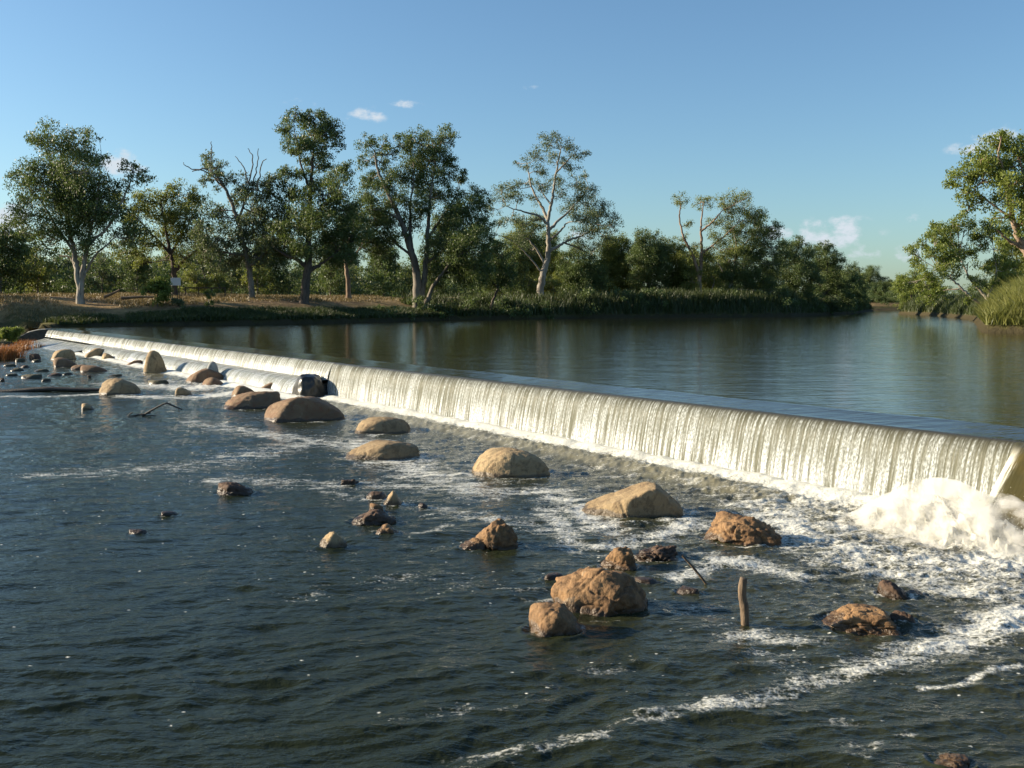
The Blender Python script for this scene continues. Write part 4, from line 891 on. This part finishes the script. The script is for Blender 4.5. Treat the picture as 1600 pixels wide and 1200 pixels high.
# right bank
G2 = 'trees on the right bank'
tree('gum_tree', 'tall gum cut by the right edge, crown high with bright leaves', (1640, 500), 84,
     [([(1640, 505), (1632, 460), (1622, 420), (1602, 392), (1588, 360), (1578, 320), (1570, 280), (1560, 240)], 11, 2), ([(1600, 392), (1572, 376), (1548, 360)], 4, 1.2), ([(1584, 340), (1560, 320), (1530, 290)], 3, 1), ([(1590, 360), (1605, 310), (1600, 250)], 5, 1.5)],
     [(1568, 222, 17), (1590, 228, 22), (1562, 210, 6), (1612, 235, 26), (1530, 252, 20), (1552, 256, 26), (1585, 262, 28), (1515, 272, 20), (1540, 282, 24), (1572, 292, 26), (1605, 290, 28), (1504, 285, 12), (1518, 300, 14), (1545, 308, 18), (1525, 322, 10), (1580, 320, 18), (1610, 325, 22), (1562, 340, 14), (1592, 350, 16), (1640, 280, 40), (1650, 340, 34), (1582, 375, 12)], LL, BR, 120, .95, sub_r=.24, size=.26, group=G2)
tree('gum_tree', 'willowy gum leaning left over the water with bare white limbs', (1552, 486), 132,
     [([(1556, 490), (1540, 478), (1520, 466), (1504, 452), (1485, 435), (1465, 420)], 4, 1), ([(1552, 486), (1545, 465), (1532, 445), (1522, 425), (1515, 400)], 4, 1), ([(1532, 445), (1515, 430), (1512, 410)], 2, .8), ([(1504, 452), (1490, 452), (1475, 455)], 1.8, .7), ([(1545, 468), (1562, 430), (1560, 390)], 2.5, .8)],
     [(1478, 352, 13), (1500, 350, 14), (1522, 346, 13), (1462, 368, 13), (1485, 372, 16), (1510, 370, 17), (1535, 362, 14), (1442, 382, 9), (1428, 390, 9), (1455, 395, 14), (1480, 400, 17), (1505, 398, 16), (1530, 390, 15), (1445, 412, 12), (1468, 418, 15), (1495, 425, 14), (1545, 415, 14), (1440, 432, 14), (1462, 442, 15), (1425, 445, 12), (1450, 462, 14), (1480, 460, 13), (1560, 385, 13), (1572, 410, 14), (1525, 440, 9), (1505, 470, 9), (1560, 440, 12), (1548, 352, 13), (1560, 365, 13), (1580, 360, 13), (1575, 440, 14), (1590, 425, 15), (1555, 458, 12), (1540, 380, 14)], LL, BP, 121, 1.0, puff=1.25, group=G2)
tree('gum_tree', 'grey green gum behind the willowy one at the right edge', (1600, 482), 150,
     [([(1600, 484), (1596, 440), (1588, 400)], 5, 1.5), ([(1596, 440), (1612, 410), (1625, 390)], 3, 1)],
     [(1575, 392, 14), (1590, 380, 14), (1605, 395, 18), (1560, 415, 14), (1582, 420, 18), (1605, 428, 18), (1570, 445, 16), (1592, 455, 16), (1625, 410, 20), (1560, 468, 12), (1630, 450, 18)], LO, BR, 122, 1.2, group=G2)
tree('gum_tree', 'rounded bright bush tree at the far tip of the right bank', (1425, 488), 270,
     [([(1425, 489), (1424, 465), (1420, 445)], 2.5, .8)],
     [(1412, 436, 9), (1428, 432, 9), (1440, 440, 9), (1406, 450, 9), (1424, 450, 11), (1418, 476, 9), (1440, 480, 8), (1408, 440, 8), (1442, 456, 11), (1412, 466, 9), (1432, 470, 11), (1404, 478, 7), (1452, 470, 9)], LL, BD, 123, 1.0, group=G2)
# belt of bushy trees between the open gum and the slim stems: each its own tree
G3 = 'bushy trees on the middle of the far bank'
for k, (x, base, Y, cl, lf, lab) in enumerate([
    (820, 470, 215, [(820, 362, 16), (838, 350, 12), (802, 375, 14), (828, 385, 18), (850, 395, 14), (806, 405, 16), (832, 418, 18), (815, 440, 14)], LO, 'olive bushy tree glowing behind the left side of the open airy gum'),
    (905, 472, 205, [(905, 398, 14), (885, 410, 14), (922, 408, 14), (900, 425, 18), (928, 432, 16), (880, 438, 14), (908, 450, 16)], LD, 'dark low bushy tree under the right limbs of the open airy gum'),
    (968, 474, 215, [(965, 378, 14), (948, 392, 14), (980, 385, 14), (960, 405, 18), (985, 412, 16), (945, 425, 16), (970, 435, 18), (952, 452, 14), (988, 450, 14)], LO, 'bright topped bushy tree just right of the open airy gum'),
    (1012, 474, 208, [(1000, 372, 12), (1018, 374, 12), (1006, 390, 16), (1028, 395, 14), (996, 412, 16), (1020, 418, 18), (1002, 438, 16), (1028, 445, 16)], LD, 'tallest dark bushy tree in the middle belt, left of the slim stems'),
    (1052, 474, 215, [(1045, 382, 12), (1060, 390, 12), (1040, 402, 14), (1060, 412, 16), (1046, 430, 16), (1068, 436, 13), (1052, 452, 14)], LO, 'olive bushy tree against the left side of the slim reddish stems'),
    (870, 474, 225, [(862, 372, 12), (872, 402, 14), (858, 420, 16), (880, 425, 14), (866, 445, 16)], LO, 'low olive bush half hidden behind the trunk of the open airy gum'),
    (1095, 480, 232, [(1090, 402, 14), (1108, 412, 14), (1086, 428, 14), (1110, 435, 16), (1095, 455, 14)], LO, 'olive bush filling the gap behind the slim reddish stems')]):
    rx = np.random.default_rng(500 + k); xs_c = [c[0] for c in cl]; y0_c = min(c[1] for c in cl)
    extra = [(rx.uniform(min(xs_c) - 12, max(xs_c) + 12), rx.uniform(y0_c + 12, base - 8), rx.uniform(11, 16)) for _ in range(9)]
    tree('bushy_tree', lab, (x, base), Y, [([(x, base + 2), (x + 1, base - 30), (x - 2, base - 60), (x, base - 80)], 3, 1)], cl + extra, lf, BD, 140 + k, .95, group=G3, puff=1.3)
# thin wood far behind: two built trees copied
def proto(seed, hgt, leaf, label, group):
    rs = np.random.default_rng(seed); Y = 200.; k = F / Y
    cl = []
    for i in range(13):
        a = rs.uniform(.14, .95); cl.append((rs.normal(0, hgt * (.30 - .14 * a)) * k + 800, 478 - a * hgt * k, rs.uniform(.12, .20) * hgt * k))
    return tree('woodland_tree', label, (800, 478), Y, [([(800, 480), (802, 478 - .35 * hgt * k), (797, 478 - .65 * hgt * k), (800, 478 - .85 * hgt * k)], 2, .7), ([(802, 478 - .3 * hgt * k), (800 + .15 * hgt * k, 478 - .6 * hgt * k)], 1.5, .6)], cl, leaf, BG, seed, .8, size=.45, group=group, zbase=CH)
G4 = 'thin wood behind the left bank'; G5 = 'trees lining the river beyond the bend'
L4 = 'slender grey green tree in the thin wood behind the left bank gums'; L5 = 'far dark tree in the line beyond the river bend'
pr = [proto(301, 9, LG, L4, G4), proto(302, 11, LD, L4, G4), proto(303, 8, LO, L4, G4), proto(304, 12, LD, L5, G5), proto(305, 13, LO, L5, G5)]
used = set(); rs = np.random.default_rng(77)
# low scrub closing the view behind the trunks
rq = np.random.default_rng(91); nC = 3900
pxs = np.concatenate([rq.uniform(-250, 1000, 3200), rq.uniform(1000, 1340, 350), rq.uniform(1390, 1750, 350)]); Ys = rq.uniform(215, 330, nC); Ys = np.where(pxs > 1000, rq.uniform(300, 420, nC), Ys)
cx_ = (pxs - 800) / F * Ys; cz_ = terrain_z(cx_, Ys); ok_ = sdist(cx_, Ys) > 4; pxs[:260] = rq.uniform(1315, 1425, 260); Ys[:260] = rq.uniform(520, 640, 260); cx_ = (pxs - 800) / F * Ys; cz_ = terrain_z(cx_, Ys); ok_ = sdist(cx_, Ys) > 2
hh_ = np.abs(rq.normal(0, np.where(pxs < 1000, 3.6, 2.2), nC)) + .4; hh_[:260] *= 2.2
xf = rq.uniform(1305, 1440, 900); yf = rq.uniform(300, 620, 900); xw = (xf - 800) / F * yf; of = sdist(xw, yf) > 1
cx_ = np.append(cx_[ok_], xw[of]); Ys = np.append(Ys[ok_], yf[of]); cz_ = terrain_z(cx_, Ys); hh_ = np.append(hh_[ok_], rq.uniform(.5, 8.5, 900)[of]); nC = len(cx_); ok_ = np.ones(nC, bool)
V, Fq, ti = leaves(np.column_stack([cx_, Ys, cz_ + hh_])[ok_], rq.uniform(.9, 2.0, nC)[ok_], 62, .55, rq, aspect=.5)
tag(mesh_np('scrub', V, Fq, LD, smooth=False, attrs={'tint': ti}), kind='stuff')
def put(i, x, y, sc, rz, label, group):
    o = pr[i] if i not in used else copy_tree(pr[i]); used.add(i)
    o.location = (x, y, tz(x, y) - .1); o.scale = (sc,) * 3; o.rotation_euler[2] = rz
    o['label'] = label; o['group'] = group
for k in range(66):
    px = -60 + k * 14.2 + rs.uniform(-8, 8); Y = rs.uniform(185, 330)
    w = at(px, 470, Y); sc = rs.uniform(.7, 1.15) * (1.25 if px < 60 else 1) * (Y / 240)**.5
    put(k % 3, w[0], Y, sc, rs.uniform(0, 6.28), L4, G4)
for k in range(26):
    px = rs.uniform(1080, 1400) if k < 17 else rs.uniform(1395, 1720); Y = rs.uniform(560, 640) if 1330 < px < 1420 else rs.uniform(330, 480)
    w = at(px, 470, Y)
    if terrain_z(np.array([w[0]]), np.array([Y]))[0] < 1.6: Y = 600.; w = at(px, 470, Y)
    put(3 + k % 2, w[0], Y, rs.uniform(.85, 1.3), rs.uniform(0, 6.28), L5, G5)

for k, (x, y, sc) in enumerate([(-92, 150, 1.9), (-104, 172, 2.1), (-120, 150, 2.0), (-128, 190, 2.2), (-104, 186, 1.7), (-140, 210, 2.1), (-145, 170, 2.2), (-92, 118, 1.9), (-110, 120, 2.2), (-118, 134, 2.2)]):  # larger copies left of the view, added unseen to shade the bank
    put(k % 3, x, y, sc, k * 1.3, L4, G4)
# ------------------------------------------------------------------ grasses, reeds, small plants
def blades(xy, h, wid, rs, lean=.35):
    n = len(xy); z = terrain_z(xy[:, 0], xy[:, 1]) - .05
    P = np.column_stack([xy, z]); th = rs.uniform(0, 2 * np.pi, n); sd_ = np.column_stack([np.cos(th), np.sin(th), np.zeros(n)]) * (wid * rs.uniform(.6, 1.4, n))[:, None]
    hh = h * rs.uniform(.55, 1.25, n) * np.clip(1 + 1.0 * fbm(xy[:, 0] * .16, xy[:, 1] * .16, 9, 3), .3, 2); lv = rs.normal(0, lean, (n, 2)) * hh[:, None]
    tip = P + np.column_stack([lv, hh]); mid = P + np.column_stack([lv * .35, hh * .6])
    V = np.stack([P - sd_, P + sd_, mid + sd_ * .7, tip, mid - sd_ * .7], 1).reshape(-1, 3)
    i = np.arange(n)[:, None] * 5
    Fq = np.concatenate([i + [0, 1, 2, 4]]); Ft = np.concatenate([i + [4, 2, 3]])
    Fa = np.concatenate([Fq[:, [0, 1, 2]], Fq[:, [0, 2, 3]], Ft])
    cl = .5 + .45 * fbm(xy[:, 0] * .25, xy[:, 1] * .25, 5, 2)
    return V, Fa, np.repeat(np.clip(cl + rs.normal(0, .15, n), 0, 1), 5)
def along(line, n, lo, hi, rs):
    L = np.array(line); seg = np.linalg.norm(np.diff(L, axis=0), axis=1); c = np.concatenate([[0], np.cumsum(seg)])
    q = rs.uniform(0, c[-1], n); x = np.interp(q, c, L[:, 0]); y = np.interp(q, c, L[:, 1])
    j = np.clip(np.searchsorted(c, q) - 1, 0, len(seg) - 1); e = np.diff(L, axis=0)[j] / seg[j][:, None]
    nrm = np.column_stack([-e[:, 1], e[:, 0]]); off_ = rs.uniform(lo, hi, n)
    a = np.column_stack([x, y]) + nrm * off_[:, None]
    return a
rs = np.random.default_rng(5)
reed_line = pool[5:] + [far[0]]
V, Fa, ti = blades(along(reed_line, 46000, .0, 9.0, rs), 1.7, .07, rs, .25)
tag(mesh_np('reeds', V, Fa, M['grass_green'], smooth=False, attrs={'tint': ti}), kind='stuff')
ce = along(pool[4:] + [far[0]], 520, -.4, 7, rs); ce = ce[fbm(ce[:, 0] * .07, ce[:, 1] * .07, 2, 2) + rs.normal(0, .2, len(ce)) > .02]
V, Fq, ti = leaves(np.column_stack([ce, np.maximum(terrain_z(ce[:, 0], ce[:, 1]), ZU) + rs.uniform(.1, 2.0, len(ce))]), rs.uniform(.5, 1.25, len(ce)), 90, .4, rs, aspect=.4)
tag(mesh_np('bank_scrub', V, Fq, LD, smooth=False, attrs={'tint': ti}), kind='stuff')
V, Fa, ti = blades(along(pool[:6], 26000, .0, 4.5, rs), .55, .05, rs, .35)
tag(mesh_np('bank_grass', V, Fa, M['grass_green'], smooth=False, attrs={'tint': ti}), kind='stuff')
V, Fa, ti = blades(along(pool[:7], 26000, 9, 46, rs), .38, .05, rs, .5)
tag(mesh_np('dry_grass', V, Fa, M['grass_gold'], smooth=False, attrs={'tint': ti * .8}), kind='stuff')
V, Fa, ti = blades(along(right[:4], 16000, 0, 7, rs), 1.3, .06, rs, .35)
tag(mesh_np('bank_grass', V, Fa, M['grass_green'], smooth=False, attrs={'tint': ti}), kind='stuff')
V, Fa, ti = blades(along([right[2] * .4 + right[3] * .6, right[3], right[4]], 16000, .0, 6.0, rs), 1.5, .035, rs, .45)
tag(mesh_np('golden_grass', V, Fa, M['grass_straw'], smooth=False, attrs={'tint': ti * .8}), kind='stuff')
# orange dry tussocks on the stones at far left
for k, (x, y, w, n) in enumerate([(5, 562, 20, 1100), (28, 548, 12, 350), (40, 541, 10, 250), (66, 544, 6, 120)]):
    c = on(x, y); nn = n; xy = c[:2] + np.clip(rs.normal(0, 1, (nn, 2)), -1.7, 1.7) * np.array([w * c[1] / F * .5, .9])
    V, Fa, ti = blades(xy, 1.0 if k < 1 else .5, .02, rs, .4)
    V = V - [c[0], c[1], 0]
    b0 = np.repeat(V.reshape(-1, 5, 3)[:, 0, 2], 5); V[:, 2] += np.where(b0 < 0, -b0, 0)
    o = mesh_np('tussock', V, Fa, M['grass_orange'], smooth=False, attrs={'tint': ti}); o.location = (c[0], c[1], 0)
    tag(o, ['big orange dry grass tussock at the left edge beside the shallows', 'medium orange grass tussock behind the big one', 'orange grass tuft in front of the dark wing wall', 'thin sparse reed tuft standing in the shallows'][k], 'grass tussock', 'tussocks in the far left shallows')
def plant(name, label, px, py, Y, w, h, leaf, seed, n=26, cat='bush', size=.3, barkm=None):
    cl = []; r2 = np.random.default_rng(seed)
    for i in range(n): cl.append((px + r2.normal(0, w * .26), py - h * r2.uniform(.2, .92), r2.uniform(.13, .22) * min(w, h)))
    return tree(name, label, (px, py), Y, [([(px, py + 1), (px + r2.normal(0, 1), py - h * .5), (px, py - h * .9)], 1.2, .5)], cl, leaf, barkm or BD, seed, 1.0, size=size, cat=cat)
plant('weed', 'leafy green weed beside the dark wing wall at far left', 18, 533, 86, 30, 20, LL, 401, 26, 'weed', .16)
plant('bush', 'feathery green bush on the far bank left of the white sign', 247, 478, 116, 44, 42, LL, 402, 18, 'bush', .28)
plant('sapling', 'thin pale sapling on the grass right of the white sign', 325, 488, 118, 14, 36, LO, 403, 8, 'sapling', .25, BP)
plant('bush', 'brown twiggy bush at the water below the white sign', 277, 490, 116, 26, 34, LG, 404, 6, 'bush', .22)
# white sign on two posts
sg = empty('sign', at(275, 462, 127)); Ys = 127; sg.location[2] = tz(sg.location[0], Ys)
tag(sg, 'small blank white sign on posts among the trees of the left bank', 'sign')
t = NT('white sign paint'); M['sign'] = t.done(t.bsdf((.5, .52, .52), .5))
w0 = at(267, 434, Ys); w1 = at(283, 446, Ys); hz = sg.location[2]
bm = bmesh.new(); box(bm, (0, 0, (w0[2] + w1[2]) / 2 - hz), w1[0] - w0[0], .05, w0[2] - w1[2], .01); bm_obj('panel', bm, M['sign'], sg)
for dx in (-.45, .45):
    bm = bmesh.new(); box(bm, (dx, .07, (w0[2] - hz) / 2 - .2), .08, .08, w0[2] - hz + .4, .01); bm_obj('post', bm, M['wood'], sg)
# rail fence
fx0, fx1 = at(288, 445, 140)[0], at(352, 445, 140)[0]; fz = tz((fx0 + fx1) / 2, 140)
fe = empty('fence', ((fx0 + fx1) / 2, 140, fz)); tag(fe, 'low dark timber rail fence between the trees right of the sign', 'fence')
hw = (fx1 - fx0) / 2
for zz_ in (1.25,): bm = bmesh.new(); box(bm, (0, 0, zz_), 2 * hw, .12, .16, .02); bm_obj('rail', bm, M['wood_dark'], fe)
for k in range(4): bm = bmesh.new(); box(bm, (-hw + .1 + k * (2 * hw - .2) / 3, .14, .45), .14, .14, 1.7, .02); bm_obj('post', bm, M['wood_dark'], fe)
def fallen(label, pts, Y, r):
    P = np.array([at(x, y, Y) for x, y in pts]); C0 = P[0].copy(); g = np.array([tz(q[0], q[1]) for q in P]); P[:, 2] = np.maximum(P[:, 2], g + r * .6)
    T = Tubes(); c = bez(P - C0, 14); T.add(c, np.linspace(r, r * .5, 14), 8); o = T.build('fallen_log', M['wood'] , None); o.location = C0; tag(o, label, 'log', 'fallen timber on the left bank')
fallen('pale fallen branch lying on the bank right of the big left gum', [(163, 464), (175, 459), (187, 453)], 124, .22)
fallen('grey fallen log flat on the dry grass left of the white sign', [(190, 466), (215, 464), (240, 464)], 126, .22)
